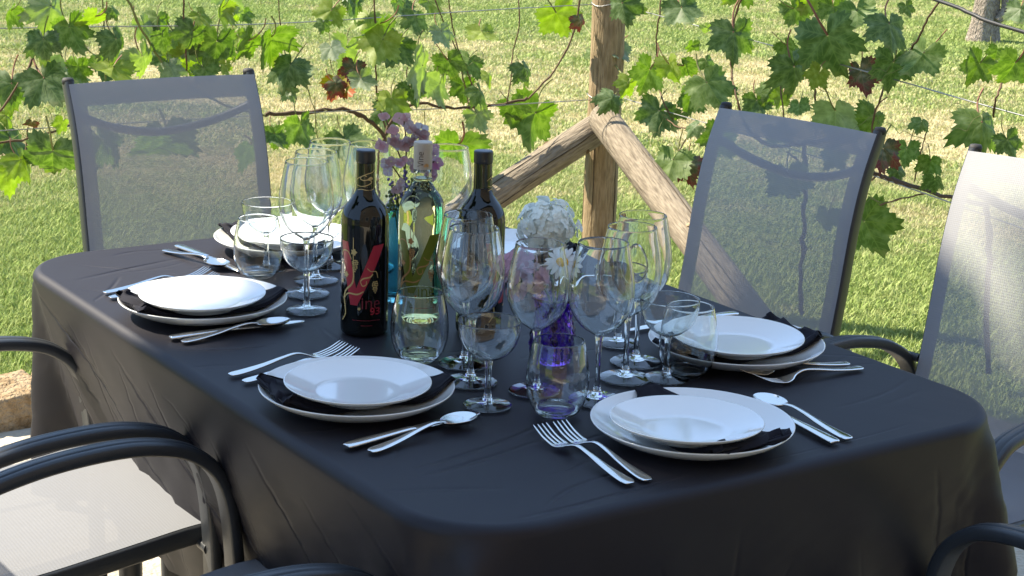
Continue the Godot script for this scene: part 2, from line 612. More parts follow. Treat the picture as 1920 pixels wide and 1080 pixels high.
func strip(line: Array, x0: float, x1: float, nx: int, off: float, from := 0, to := -1) -> ArrayMesh:
	var g := Geo.new()
	var rws := []
	var uvs := []
	var n := line.size() if to < 0 else to
	for i in range(from, n):
		var t: Vector3 = (line[mini(i + 1, line.size() - 1)] - line[maxi(i - 1, 0)]).normalized()
		var nr := Vector3(1, 0, 0).cross(t).normalized()
		var row := PackedVector3Array()
		var tx := PackedVector2Array()
		for j in nx + 1:
			var x := lerpf(x0, x1, float(j) / nx)
			var sag := 0.012 * (1.0 - pow(x / 0.22, 2.0))
			row.append(line[i] + Vector3(x, 0, 0) + nr * (off - sag))
			tx.append(Vector2(x * 2.0, i * 0.03))
		rws.append(row)
		uvs.append(tx)
	g.rows(rws, false, uvs)
	return g.mesh(false)

func make_chair(label: String, arm_lift := 0.0, reach := 0.0) -> Node3D:
	var t := thing("patio_chair", label, "chair", Vector3.ZERO, 0, "matching patio chairs round the table")
	var line := sling_line()
	var n := line.size()
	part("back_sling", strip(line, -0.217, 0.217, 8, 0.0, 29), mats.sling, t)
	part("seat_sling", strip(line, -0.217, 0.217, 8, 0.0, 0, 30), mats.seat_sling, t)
	for s in [-1, 1]:
		part("side_hem", strip(line, s * 0.218, s * 0.186, 2, 0.0016), mats.hem, t)
		var g := Geo.new()
		var rail := []
		for i in range(2, n):
			var tg: Vector3 = (line[mini(i + 1, n - 1)] - line[i - 1]).normalized()
			rail.append(line[i] + V(s * 0.212, 0, 0) - Vector3(1, 0, 0).cross(tg) * -0.0165)
		rail.push_front(line[1] + V(s * 0.212, -0.016, 0.008))
		rail.append(rail[rail.size() - 1] + V(0, 0.008, 0.003))
		g.sweep(rail, oval(0.011, 0.017, 12), Vector3.RIGHT)
		part("side_rail", g.mesh(), mats.frame, t)
		var c := Geo.new()
		c.lathe([P2(0, -0.004), P2(0.012, -0.003), P2(0.0135, 0.004), P2(0.011, 0.010), P2(0, 0.012)], 12, Vector3.ZERO)
		part("end_cap", c.mesh(), mats.glide, t, Transform3D(Basis(), rail[rail.size() - 1]))
		# arm and legs: one bent flat bar with two grooves
		var a := Geo.new()
		var arm := smooth_line([V(s * 0.252, 0.012, -0.222 - reach), V(s * 0.252, 0.25, -0.212 - reach), V(s * 0.252, 0.46, -0.208 - reach), V(s * 0.252, 0.565 + arm_lift, -0.190 - reach), V(s * 0.253, 0.618 + arm_lift, -0.145 - reach), V(s * 0.253, 0.640 + arm_lift, -0.08 - reach), V(s * 0.253, 0.644 + arm_lift, 0.0), V(s * 0.252, 0.634 + arm_lift, 0.10), V(s * 0.252, 0.606 + arm_lift, 0.20), V(s * 0.252, 0.555 + arm_lift, 0.275), V(s * 0.252, 0.45, 0.318), V(s * 0.252, 0.25, 0.345), V(s * 0.252, 0.012, 0.375)], 6)
		var sec := [P2(0.0195, 0), P2(0.0182, 0.006), P2(0.015, 0.0095), P2(0.009, 0.0105), P2(0.0072, 0.0085), P2(0.0054, 0.0115), P2(-0.0054, 0.0115), P2(-0.0072, 0.0085), P2(-0.009, 0.0105), P2(-0.015, 0.0095), P2(-0.0182, 0.006), P2(-0.0195, 0), P2(-0.0182, -0.006), P2(-0.015, -0.0095), P2(0.015, -0.0095), P2(0.0182, -0.006)]
		a.sweep(arm, sec, Vector3.RIGHT)
		part("arm", a.mesh(), mats.frame, t)
		for z in [-0.222 - reach, 0.375]:
			var f := Geo.new()
			f.lathe([P2(0, 0), P2(0.022, 0), P2(0.024, 0.006), P2(0.022, 0.018), P2(0, 0.018)], 14)
			part("glide", f.mesh(), mats.glide, t, Transform3D(Basis(), V(s * 0.252, 0.001, z)))
		# brackets between arm bar and seat rail
		for q in [V(s * 0.235, 0.432, -0.205), V(s * 0.235, 0.575 + arm_lift, 0.268)]:
			var k := Geo.new()
			k.tube([q + V(-0.014 * s, 0, 0), q + V(0.014 * s, 0, 0)], [0.009], 8)
			part("bracket", k.mesh(), mats.frame, t)
	# top hem and the bars that hold the rails apart
	part("top_hem", strip(line, -0.186, 0.186, 6, 0.0016, n - 4), mats.hem, t)
	for bar in [[V(-0.21, 0.425, -0.225), V(0, 0.418, -0.225), V(0.21, 0.425, -0.225)], [V(-0.21, 0.418, 0.18), V(0, 0.395, 0.18), V(0.21, 0.418, 0.18)], [V(-0.212, 0.905, 0.35), V(-0.12, 0.865, 0.377), V(0, 0.845, 0.388), V(0.12, 0.865, 0.377), V(0.212, 0.905, 0.35)]]:
		var g := Geo.new()
		g.tube(smooth_line(bar, 5), [0.0095], 9)
		part("cross_bar", g.mesh(), mats.frame, t)
	for s in [-1, 1]:
		var g := Geo.new()
		g.tube(smooth_line([V(s * 0.238, 0.17, -0.214), V(s * 0.15, 0.20, 0.02), V(-s * 0.05, 0.21, 0.18), V(-s * 0.20, 0.20, 0.345)], 4), [0.008], 8)
		part("brace", g.mesh(), mats.frame, t)
	return t

# ---------------------------------------------------------------- crockery, glasses, cutlery
func dinner_plate_mesh() -> ArrayMesh:
	var g := Geo.new()
	g.lathe([P2(0, 0.0065), P2(0.05, 0.0066), P2(0.085, 0.0075), P2(0.105, 0.0115), P2(0.122, 0.0185), P2(0.1325, 0.0258), P2(0.1345, 0.0272), P2(0.1358, 0.0268), P2(0.1355, 0.0252), P2(0.128, 0.0185), P2(0.112, 0.0095), P2(0.095, 0.0035), P2(0.083, 0.0015), P2(0.081, 0.0), P2(0.077, 0.0), P2(0.076, 0.002), P2(0, 0.0025)], 72)
	return g.mesh()

func salad_plate_mesh() -> ArrayMesh:
	var g := Geo.new()
	g.lathe([P2(0, 0.0062), P2(0.045, 0.0064), P2(0.056, 0.0070), P2(0.062, 0.0084), P2(0.078, 0.0135), P2(0.093, 0.0190), P2(0.0992, 0.0222), P2(0.1006, 0.0226), P2(0.1012, 0.0214), P2(0.095, 0.0168), P2(0.078, 0.0105), P2(0.066, 0.004), P2(0.060, 0.0015), P2(0.058, 0.0), P2(0.054, 0.0), P2(0.053, 0.002), P2(0, 0.0025)], 64)
	return g.mesh()

func plate_rise(r: float) -> float:     # inside height of the dinner plate
	return 0.0068 + 0.021 * pow(clampf((r - 0.084) / 0.050, 0, 1), 1.5)

func napkin_mesh(seed_: int, length := 0.30, bunch := 1.0) -> ArrayMesh:
	var r := RandomNumberGenerator.new()
	r.seed = seed_
	var g := Geo.new()
	var NA := 46
	var NB := 40
	var ph := r.randf_range(0, 6)
	var rws := []
	for i in NA + 1:
		var t := float(i) / NA
		var a := lerpf(-length * 0.48, length * 0.52, t)
		var w := 0.064 + 0.006 * sin(a * 30 + ph)
		var th := 0.0135
		var end := smoothstep(0.30, 0.0, t) * bunch      # the gathered end
		var tail := smoothstep(0.62, 1.0, t)      # the pointed end
		w = lerpf(w, 0.058, end)
		w = lerpf(w, 0.016, tail * tail)
		th = lerpf(th, 0.017, end)
		th = lerpf(th, 0.009, tail)
		if i == 0 or i == NA: th *= 0.35
		var cb := 0.022 * tail
		var row := PackedVector3Array()
		for j in NB:
			var q := TAU * j / NB
			var b := signf(cos(q)) * pow(absf(cos(q)), 0.55) * w
			var up := 0.5 + 0.5 * signf(sin(q)) * pow(absf(sin(q)), 0.6)
			var layers := 0.0022 * sin(q * 9.0 + a * 22.0 + ph) * (0.25 + end)
			b += layers * 1.6 + cb
			var y := plate_rise(Vector2(a, b).length()) + 0.0006 + up * (th + 0.0018 * end * sin(b * 160.0 + ph)) + (layers if up > 0.3 else 0.0)
			var aa := a
			if i <= 2: aa += 0.006 * sin(q * 5.0 + ph)
			row.append(Vector3(aa, y, b))
		rws.append(row)
	g.rows(rws, true)
	for e in [0, NA]:
		var c := Vector3.ZERO
		for p in rws[e]: c += p / NB
		var ci := g.vert(c)
		var f := g.v.size()
		for p in rws[e]: g.vert(p)
		for j in NB:
			var k := (j + 1) % NB
			if e == 0: g.tri(ci, f + k, f + j)
			else: g.tri(ci, f + j, f + k)
	return g.mesh()

func wall(profile: Array, thick: float) -> Array:     # outer profile from bottom to rim, then back down inside
	var o := profile.duplicate()
	var n := profile.size()
	var top: Vector2 = profile[n - 1]
	o.append(P2(top.x - thick * 0.25, top.y + thick * 0.42))
	o.append(P2(top.x - thick * 0.75, top.y + thick * 0.42))
	for i in range(n - 1, -1, -1):
		var t: Vector2 = (profile[mini(i + 1, n - 1)] - profile[maxi(i - 1, 0)]).normalized()
		var q: Vector2 = profile[i] + Vector2(-t.y, t.x) * thick
		if q.x > 0.002: o.append(q)
	return o

func curve2(pts: Array, per := 5) -> Array:
	return smooth_line(pts, per)

func make_wine_glass(label: String) -> Node3D:
	var t := thing("wine_glass", label, "wine glass", Vector3.ZERO, 0, "empty stemmed wine glasses on the table")
	var prof := curve2([P2(0.0062, 0.096), P2(0.014, 0.1005), P2(0.027, 0.110), P2(0.039, 0.126), P2(0.0455, 0.147), P2(0.0462, 0.166), P2(0.0435, 0.188), P2(0.0392, 0.210), P2(0.0355, 0.229)], 4)
	var p := wall(prof, 0.0011)
	p.append(P2(0, 0.0985))
	p.push_front(P2(0, 0.096))
	var g := Geo.new()
	g.lathe(p, 48)
	part("bowl", g.mesh(), mats.glass, t)
	var s := Geo.new()
	s.lathe(curve2([P2(0, 0.0958), P2(0.0061, 0.0956), P2(0.0050, 0.088), P2(0.0040, 0.070), P2(0.0038, 0.045), P2(0.0046, 0.022), P2(0.0072, 0.0125), P2(0.0076, 0.0096), P2(0, 0.0094)], 3), 24)
	part("stem", s.mesh(), mats.glass, t)
	var f := Geo.new()
	f.lathe([P2(0, 0.0091), P2(0.0077, 0.0089), P2(0.013, 0.0068), P2(0.024, 0.0042), P2(0.0365, 0.0027), P2(0.0388, 0.0020), P2(0.0392, 0.0012), P2(0.0386, 0.0006), P2(0.030, 0.0005), P2(0, 0.0018)], 48)
	part("foot", f.mesh(), mats.glass, t)
	return t

func make_tumbler(label: String) -> Node3D:
	var t := thing("stemless_glass", label, "glass", Vector3.ZERO, 0, "stemless glasses on the table")
	var prof := curve2([P2(0.0, 0.0012), P2(0.018, 0.0010), P2(0.0265, 0.0022), P2(0.0345, 0.011), P2(0.0412, 0.028), P2(0.0435, 0.048), P2(0.0420, 0.072), P2(0.0380, 0.093), P2(0.0348, 0.106)], 4)
	var p := wall(prof, 0.0014)
	p = p.slice(0, p.size() - 9)
	p.append_array([P2(0.031, 0.0125), P2(0.024, 0.0085), P2(0.012, 0.0072), P2(0, 0.0070)])
	var g := Geo.new()
	g.lathe(p, 48)
	part("bowl", g.mesh(), mats.glass, t)
	return t

func make_coupe(label: String) -> Node3D:
	var t := thing("coupe_glass", label, "coupe glass", Vector3.ZERO, 0, "coupe glasses on the table")
	var prof := curve2([P2(0.0058, 0.066), P2(0.013, 0.0685), P2(0.024, 0.0745), P2(0.0345, 0.0850), P2(0.0408, 0.0985), P2(0.0432, 0.112), P2(0.0437, 0.123)], 4)
	var p := wall(prof, 0.0014)
	p.append(P2(0, 0.0685))
	p.push_front(P2(0, 0.066))
	var g := Geo.new()
	g.lathe(p, 48)
	part("bowl", g.mesh(), mats.glass, t)
	var s := Geo.new()
	s.lathe(curve2([P2(0, 0.0658), P2(0.0057, 0.0656), P2(0.0048, 0.058), P2(0.0046, 0.040), P2(0.0050, 0.020), P2(0.0068, 0.0105), P2(0.007, 0.0084), P2(0, 0.0082)], 3), 24)
	part("stem", s.mesh(), mats.glass, t)
	var f := Geo.new()
	f.lathe([P2(0, 0.0079), P2(0.0071, 0.0077), P2(0.014, 0.0060), P2(0.024, 0.0042), P2(0.0315, 0.0030), P2(0.0338, 0.0020), P2(0.0338, 0.0012), P2(0.0330, 0.0006), P2(0.025, 0.0005), P2(0, 0.0018)], 44)
	part("foot", f.mesh(), mats.glass, t)
	return t

# flat metal bar: stations of (along, height, half width, half thickness)
func bar(stations: Array, off := 0.0) -> Geo:
	var line := []
	var wt := []
	var a := []
	var b := []
	for s in stations:
		a.append(V(off, s[1], s[0]))
		b.append(V(s[2], s[3], 0))
	a = smooth_line(a, 5)
	b = smooth_line(b, 5)
	for i in a.size():
		line.append(a[i])
		wt.append(Vector2(b[i].x, b[i].y))
	var g := Geo.new()
	g.sweep(line, oval(1.0, 1.0, 12, 0.75), Vector3.RIGHT, wt)
	return g

func handle_stations(l: float) -> Array:
	return [[0.0, 0.0030, 0.0030, 0.0009], [0.002, 0.0032, 0.0068, 0.0014], [0.010, 0.0036, 0.0092, 0.0016], [0.030, 0.0046, 0.0084, 0.0017], [0.06, 0.0075, 0.0060, 0.0018], [0.09, 0.0120, 0.0040, 0.0019], [l, 0.0145, 0.0033, 0.0017]]

func make_fork(label: String) -> Node3D:
	var t := thing("fork", label, "fork", Vector3.ZERO, 0, "silver forks")
	var st := handle_stations(0.115)
	st.append_array([[0.132, 0.0105, 0.0046, 0.0014], [0.142, 0.0065, 0.0100, 0.0011], [0.152, 0.0042, 0.0126, 0.0010], [0.158, 0.0040, 0.0128, 0.0009]])
	part("handle", bar(st).mesh(), mats.silver, t)
	for k in 4:
		var x := (k - 1.5) * 0.0068
		part("tine", bar([[0.154, 0.0040, 0.0026, 0.0009], [0.166, 0.0050, 0.0019, 0.0009], [0.184, 0.0090, 0.0016, 0.0008], [0.199, 0.0150, 0.0012, 0.0007], [0.204, 0.0175, 0.0004, 0.0004]], x).mesh(), mats.silver, t)
	return t

func make_spoon(label: String) -> Node3D:
	var t := thing("spoon", label, "spoon", Vector3.ZERO, 0, "silver spoons")
	var st := handle_stations(0.115)
	st.append([0.133, 0.0125, 0.0036, 0.0014])
	part("handle", bar(st).mesh(), mats.silver, t)
	var g := Geo.new()
	var rws := []
	for layer in [0, 1]:                     # inside, then outside
		for i in 9:
			var f := sin(PI / 2 * i / 8.0) if layer == 0 else sin(PI / 2 * (8 - i) / 8.0)
			var row := PackedVector3Array()
			for j in 28:
				var a := TAU * j / 28
				var z := 0.160 + 0.0300 * cos(a) * f
				var w := 0.0195 * (1.0 + 0.10 * cos(a))
				row.append(V(sin(a) * w * f, 0.0122 - 0.0092 * (1 - f * f) - (0.0011 if layer else 0.0), z))
			rws.append(row)
	g.rows(rws, true)
	part("bowl", g.mesh(), mats.silver, t)
	return t

func make_knife(label: String) -> Node3D:
	var t := thing("knife", label, "table knife", Vector3.ZERO, 0, "silver knives")
	part("handle", bar([[0.0, 0.0040, 0.0045, 0.0016], [0.003, 0.0042, 0.0085, 0.0028], [0.02, 0.0046, 0.0092, 0.0034], [0.06, 0.0050, 0.0076, 0.0034], [0.10, 0.0052, 0.0062, 0.0034], [0.112, 0.0052, 0.0060, 0.0026]]).mesh(), mats.silver, t)
	part("blade", bar([[0.111, 0.0052, 0.0060, 0.0016], [0.125, 0.0050, 0.0085, 0.0011], [0.16, 0.0042, 0.0096, 0.0009], [0.20, 0.0034, 0.0088, 0.0008], [0.222, 0.0028, 0.0050, 0.0007], [0.228, 0.0026, 0.0012, 0.0005]]).mesh(), mats.silver, t)
	return t

# ---------------------------------------------------------------- wine bottles
const BR := 0.0374
func on_bottle(mm: Vector2, rise: float, radius := BR) -> Vector3:     # a point of the print: millimetres round and up
	var a := mm.x / 1000.0 / radius
	return Vector3(sin(a) * (radius + rise), mm.y / 1000.0, cos(a) * (radius + rise))

func print_strip(g: Geo, left: Array, right: Array, rise := 0.0003, n := 5) -> void:
	var rws := []
	for i in left.size():
		var row := PackedVector3Array()
		for j in n + 1: row.append(on_bottle(left[i].lerp(right[i], float(j) / n), rise))
		rws.append(row)
	g.rows(rws)

func print_line(g: Geo, pts: Array, w: float, rise := 0.0006, radius := BR) -> void:
	var l := smooth_line(pts, 5)
	var rws := []
	for i in l.size():
		var t: Vector2 = (l[mini(i + 1, l.size() - 1)] - l[maxi(i - 1, 0)]).normalized()
		var e := 0.55 + 0.45 * sin(PI * float(i + 1) / (l.size() + 1))
		var o := t.orthogonal() * w * 0.5 * e
		rws.append(PackedVector3Array([on_bottle(l[i] - o, rise, radius), on_bottle(l[i] + o, rise, radius)]))
	g.rows(rws)

func print_dot(g: Geo, c: Vector2, r: float, rise := 0.0009, lobes := 0.0) -> void:
	var f := g.vert(on_bottle(c, rise))
	var m := 18
	for j in m:
		var a := TAU * j / m
		g.vert(on_bottle(c + Vector2(cos(a), sin(a)) * r * (1.0 + lobes * cos(a * 5.0)), rise))
	for j in m: g.tri(f, f + 1 + j, f + 1 + (j + 1) % m)

func even(pts: Array, n: int) -> Array:      # n points evenly along a broken line
	var c := Curve2D.new()
	for p in pts: c.add_point(p)
	var o := []
	for i in n: o.append(c.sample_baked(c.get_baked_length() * i / (n - 1.0)))
	return o

func print_text(text: String, mm: Vector2, height_mm: float, rise := 0.0004, radius := BR, upright := true, bold := false) -> ArrayMesh:
	var tm := TextMesh.new()
	var f := SystemFont.new()
	f.font_names = PackedStringArray(["Droid Sans"])
	if bold: f.font_weight = 700
	tm.font = f
	tm.text = text
	tm.font_size = 32
	tm.pixel_size = height_mm / 23.0
	tm.depth = 0.0
	tm.curve_step = 1.5
	var arr := tm.get_mesh_arrays()
	var v: PackedVector3Array = arr[Mesh.ARRAY_VERTEX]
	var nr := PackedVector3Array()
	for i in v.size():
		var q := Vector2(v[i].x, v[i].y) if upright else Vector2(-v[i].y, v[i].x)
		v[i] = on_bottle(mm + q, rise, radius)
		nr.append(Vector3(v[i].x, 0, v[i].z).normalized())
	var out := []
	out.resize(Mesh.ARRAY_MAX)
	out[Mesh.ARRAY_VERTEX] = v
	out[Mesh.ARRAY_NORMAL] = nr
	if arr[Mesh.ARRAY_INDEX] != null: out[Mesh.ARRAY_INDEX] = arr[Mesh.ARRAY_INDEX]
	var m := ArrayMesh.new()
	m.add_surface_from_arrays(Mesh.PRIMITIVE_TRIANGLES, out)
	return m

func bottle_print(t: Node3D, v_mat: Material, vine_mat: Material, text_mat: Material) -> void:
	var r := RandomNumberGenerator.new()
	r.seed = 9
	var g := Geo.new()
	print_strip(g, even([P2(-44, 152.5), P2(-22.8, 52)], 20), even([P2(-28.4, 152), P2(-13, 79), P2(-10.8, 52)], 20), 0.0003)
	print_strip(g, even([P2(13.8, 147.6), P2(-13, 79), P2(-21, 55)], 20), even([P2(33.2, 149), P2(8, 93), P2(-11.2, 52)], 20), 0.00045)
	part("letter_print", g.mesh(false), v_mat, t)
	var w := Geo.new()
	print_line(w, [P2(-41, 24), P2(-33, 36), P2(-34, 50), P2(-36, 62), P2(-32, 74), P2(-20.3, 86), P2(-17.4, 98), P2(-18.3, 112)], 3.2)
	print_line(w, [P2(-36, 60), P2(-27, 70), P2(-11, 70), P2(-1.2, 75)], 2.6, 0.0007)
	print_line(w, [P2(-41, 128), P2(-40.8, 134), P2(-35.8, 138), P2(-26.7, 136), P2(-21.3, 125)], 1.8, 0.0008)
	print_line(w, [P2(-18, 112), P2(-18, 135), P2(-18, 160)], 1.4, 0.00085)
	print_line(w, [P2(-6.4, 91), P2(-2, 95.6), P2(8.4, 98), P2(13, 103)], 2.4, 0.0007)
	print_line(w, [P2(-6.4, 91), P2(-3, 84), P2(2.5, 86), P2(3, 92)], 1.5, 0.0008)
	print_line(w, [P2(4, 112), P2(10, 107), P2(18.5, 106), P2(21.3, 96)], 1.3, 0.0007)
	print_line(w, [P2(-43, 118), P2(-36, 116), P2(-33, 108), P2(-38, 100)], 1.3, 0.0008)
	for c in [[P2(-17, 137), 4.6], [P2(-31, 100), 4.2], [P2(-8, 47), 2.2], [P2(-40, 88), 3.0]]: print_dot(w, c[0], c[1], 0.0010, 0.25)
	for k in 2:
		var c: Vector2 = [P2(-15, 116), P2(16.6, 82)][k]
		for row in 7:
			for j in [3, 4, 4, 3, 3, 2, 1][row]:
				print_dot(w, c + P2((j - [3, 4, 4, 3, 3, 2, 1][row] * 0.5 + 0.5) * 2.7 + r.randf_range(-0.3, 0.3), 8 - row * 2.9 + r.randf_range(-0.3, 0.3)), 1.2, 0.0010 + 0.00002 * row)
	part("vine_print", w.mesh(false), vine_mat, t)
	part("lettering", print_text("ine", P2(10, 55), 17.0), text_mat, t)
	part("lettering", print_text("93", P2(17.5, 42.5), 11.5, 0.0004, BR, true, true), v_mat, t)
	var d := Geo.new()
	for row in [[-19.0, 24.0, 28.6], [-5.0, 13.0, 20.2]]:
		var x: float = row[0]
		while x < row[1]:
			var l := r.randf_range(0.9, 2.0)
			print_strip(d, [P2(x, row[2]), P2(x, row[2] - 1.3)], [P2(x + l, row[2]), P2(x + l, row[2] - 1.3)], 0.0004, 1)
			x += l + 0.5
	part("small_print", d.mesh(false), mats.dull_red, t)

func neck_scroll(t: Node3D, m: Material) -> void:
	var w := Geo.new()
	var R := 0.0146
	print_line(w, [P2(-14, 238), P2(-6, 236.5), P2(4, 239), P2(10, 243), P2(5, 247), P2(-3, 246), P2(-8, 249), P2(-3, 254), P2(2, 252)], 1.6, 0.0005, R)
	print_line(w, [P2(-16, 246), P2(-10, 250), P2(2, 256), P2(10, 258), P2(16, 262)], 1.3, 0.0006, R)
	print_line(w, [P2(14, 232), P2(6, 230), P2(-6, 232), P2(-16, 229)], 1.3, 0.0006, R)
	print_line(w, [P2(4, 247), P2(8, 249.5), P2(11, 247.5)], 4.0, 0.0007, R)
	part("scroll_print", w.mesh(false), m, t)

func make_red_bottle(label: String, at: Vector3, turn: float) -> Node3D:
	var t := thing("wine_bottle", label, "wine bottle", at, turn, "red wine bottles in the middle of the table")
	var g := Geo.new()
	g.lathe(curve2([P2(0, 0.004), P2(0.024, 0.0025), P2(0.032, 0.0), P2(0.0362, 0.003), P2(BR, 0.010), P2(BR, 0.03), P2(BR, 0.10), P2(BR, 0.165), P2(0.0371, 0.182), P2(0.0352, 0.194), P2(0.0300, 0.205), P2(0.0225, 0.215), P2(0.0172, 0.2235), P2(0.0150, 0.231), P2(0.0146, 0.2345)], 5), 64)
	part("body", g.mesh(), mats.bottle_dark, t)
	var n := Geo.new()
	n.lathe([P2(0.0146, 0.2345), P2(0.0144, 0.25), P2(0.0141, 0.272)], 40)
	part("neck", n.mesh(false), mats.bottle_neck, t)
	var c := Geo.new()
	c.lathe([P2(0.0142, 0.272), P2(0.0147, 0.2725), P2(0.0150, 0.276), P2(0.0150, 0.2895), P2(0.0144, 0.2915), P2(0.010, 0.292), P2(0, 0.292)], 40)
	part("cap", c.mesh(), mats.cap, t)
	bottle_print(t, mats.red_print, mats.gold_print, mats.dull_red)
	neck_scroll(t, mats.gold_print)
	return t

func make_white_bottle(label: String, at: Vector3, turn: float) -> Node3D:
	var t := thing("wine_bottle", label, "wine bottle", at, turn)
	var g := Geo.new()
	g.lathe(curve2([P2(0, 0.010), P2(0.018, 0.008), P2(0.030, 0.0), P2(0.0360, 0.003), P2(BR, 0.010), P2(BR, 0.03), P2(BR, 0.10), P2(BR, 0.165), P2(0.0371, 0.182), P2(0.0352, 0.194), P2(0.0300, 0.205), P2(0.0225, 0.215), P2(0.0172, 0.2235), P2(0.0150, 0.231), P2(0.0147, 0.234), P2(0, 0.2342)], 5), 64)
	part("body", g.mesh(), mats.wine_white, t)
	var n := Geo.new()
	n.lathe([P2(0.0147, 0.2345), P2(0.0145, 0.240), P2(0.0143, 0.2485), P2(0.0125, 0.2485), P2(0.0126, 0.240), P2(0.0128, 0.2345)], 40)
	part("neck", n.mesh(), mats.bottle_clear, t)
	var c := Geo.new()
	c.lathe([P2(0.0144, 0.2486), P2(0.0149, 0.2488), P2(0.0149, 0.279), P2(0.0152, 0.2795), P2(0.0152, 0.290), P2(0.0146, 0.292), P2(0, 0.2922)], 40)
	part("capsule", c.mesh(), mats.capsule, t)
	bottle_print(t, mats.olive_print, mats.orange_print, mats.olive_print)
	part("lettering", print_text("Vine", P2(-3.5, 266), 9.0, 0.0004, 0.0150, false), mats.bark_cane, t)
	var w := Geo.new()
	print_line(w, [P2(2, 254), P2(6, 257), P2(9, 254)], 4.5, 0.0005, 0.0150)
	part("leaf_print", w.mesh(false), mats.orange_print, t)
	return t

# ---------------------------------------------------------------- flowers
func floret_mesh(seed_: int) -> ArrayMesh:     # four round petals, about 1 unit across
	var r := RandomNumberGenerator.new()
	r.seed = seed_
	var g := Geo.new()
	for k in 4:
		var a := TAU * k / 4 + r.randf_range(-0.12, 0.12)
		var d := Vector3(cos(a), 0, sin(a))
		var s := Vector3(-sin(a), 0, cos(a))
		var lift := r.randf_range(-0.05, 0.18)
		var rws := []
		for i in 5:
			var t := i / 4.0
			var w: float = [0.05, 0.22, 0.31, 0.26, 0.07][i]
			var row := PackedVector3Array()
			for j in 3:
				var q := (j - 1.0)
				row.append(d * (0.04 + 0.5 * t) + s * w * q + Vector3.UP * (lift * t + 0.05 * q * q + 0.012 * k - 0.10 * t * t))
			rws.append(row)
		g.rows(rws)
	return g.mesh(false)

func facing(n: Vector3, spin: float, size: float) -> Basis:
	var t := n.cross(Vector3(0.3, 0.2, 0.93)).normalized()
	return Basis(t, n, t.cross(n)).rotated(n, spin) * Basis.from_scale(Vector3.ONE * size)

func hydrangea_head(t: Node3D, c: Vector3, rad: Vector3, n: int, size: float, material: Material) -> void:
	for i in n:
		var y := 1.0 - 1.75 * (i + 0.5) / n
		var a := i * 2.39996
		var d := Vector3(cos(a) * sqrt(1 - y * y), y, sin(a) * sqrt(1 - y * y))
		d = (d + V(rf(-1, 1), rf(-1, 1), rf(-1, 1)) * 0.28).normalized()
		part("floret", mats._florets[i % 4], material, t, Transform3D(facing((d + V(rf(-1, 1), rf(-1, 1), rf(-1, 1)) * 0.4).normalized(), rf(0, 6), size * rf(0.75, 1.2)), c + d * rad * rf(0.80, 1.08) * (1.0 + 0.16 * sin(d.x * 6.0 + d.y * 5.0) * sin(d.z * 6.0 + 1.0))))

# ---------------------------------------------------------------- ground and plants
const SUN := Vector3(-0.3985, 0.7660, -0.5045)

func lawn_dry(x: float, z: float) -> float:      # 0 lush to 1 straw
	var n: float = mats._patch.get_noise_2d(x * 9.0, z * 7.0) * 0.55 + mats._patch.get_noise_2d(x * 36.0 + 90.0, z * 34.0) * 0.35
	var d := Vector2(x - CAM_AT.x, z - CAM_AT.z).length()
	var far := smoothstep(6.0, 8.2, d) * (1.0 - 0.75 * smoothstep(11.5, 14.5, d))
	return clampf(0.32 + n * 0.85 + far * 0.34 - smoothstep(6.2, 4.5, d) * 0.35, 0, 1)

func lawn_colour(k: float, u: float) -> Color:
	return Color(0.235, 0.335, 0.085).lerp(Color(0.39, 0.45, 0.17), u).lerp(Color(0.60, 0.53, 0.32), smoothstep(0.35, 0.95, k))

func tuft_mesh(seed_: int, blades: int, spread: float, tall: float, wide: float) -> ArrayMesh:
	var r := RandomNumberGenerator.new()
	r.seed = seed_
	var g := Geo.new()
	for b in blades:
		var a := r.randf_range(0, TAU)
		var o := Vector3(r.randf_range(-1, 1), 0, r.randf_range(-1, 1)) * spread
		var d := Vector3(cos(a), 0, sin(a))
		var s := Vector3(-sin(a), 0, cos(a)) * wide * r.randf_range(0.7, 1.3)
		var h := tall * r.randf_range(0.55, 1.15)
		var lean := r.randf_range(0.15, 0.95) * h
		var p := [g.vert(o - s), g.vert(o + s)]
		var m := o + Vector3(0, h * 0.6, 0) + d * lean * 0.35
		var q := [g.vert(m - s * 0.8), g.vert(m + s * 0.8)]
		var t := g.vert(o + Vector3(0, h * r.randf_range(0.75, 1.0), 0) + d * lean)
		g.quad(p[0], p[1], q[1], q[0])
		g.tri(q[0], q[1], t)
	return g.mesh(false)

func scatter(called: String, meshes: Array, count: int, z0: float, z1: float, size0: float, size1: float, side: float, r: RandomNumberGenerator) -> void:
	var per := count / meshes.size()
	for m in meshes:
		var mm := MultiMesh.new()
		mm.transform_format = MultiMesh.TRANSFORM_3D
		mm.use_colors = true
		mm.mesh = m
		mm.instance_count = per
		for i in per:
			var p := Vector3.ZERO
			for tries in 30:
				# spread over the wedge of lawn in front of the trellis
				var t := sqrt(r.randf_range(z0 * z0, z1 * z1))
				var a := r.randf_range(-side, side)
				p = Vector3(CAM_AT.x + 0.563 * t + 0.826 * a * t, 0, CAM_AT.z - 0.826 * t + 0.563 * a * t)
				if p.z < -2.16 or p.x > 2.04: break
			var dry := lawn_dry(p.x, p.z)
			var k := clampf(dry + r.randf_range(-0.25, 0.25), 0, 1)
			var c := lawn_colour(k, r.randf_range(0, 1))
			var s := r.randf_range(size0, size1) * (1.1 - 0.55 * smoothstep(0.4, 1.0, dry))
			var b := Basis(Vector3.UP, r.randf_range(0, TAU)) * Basis.from_scale(Vector3(s, s * r.randf_range(0.8, 1.2), s))
			mm.set_instance_transform(i, Transform3D(b, p))
			mm.set_instance_color(i, c)
		var o := MultiMeshInstance3D.new()
		o.name = called
		o.multimesh = mm
		o.material_override = mats.grass
		add_child(o, true)
		tag(o, "sunlit mown grass of the lawn behind the vine trellis", "grass", "grass of the lawn")
		o.set_meta("kind", "stuff")

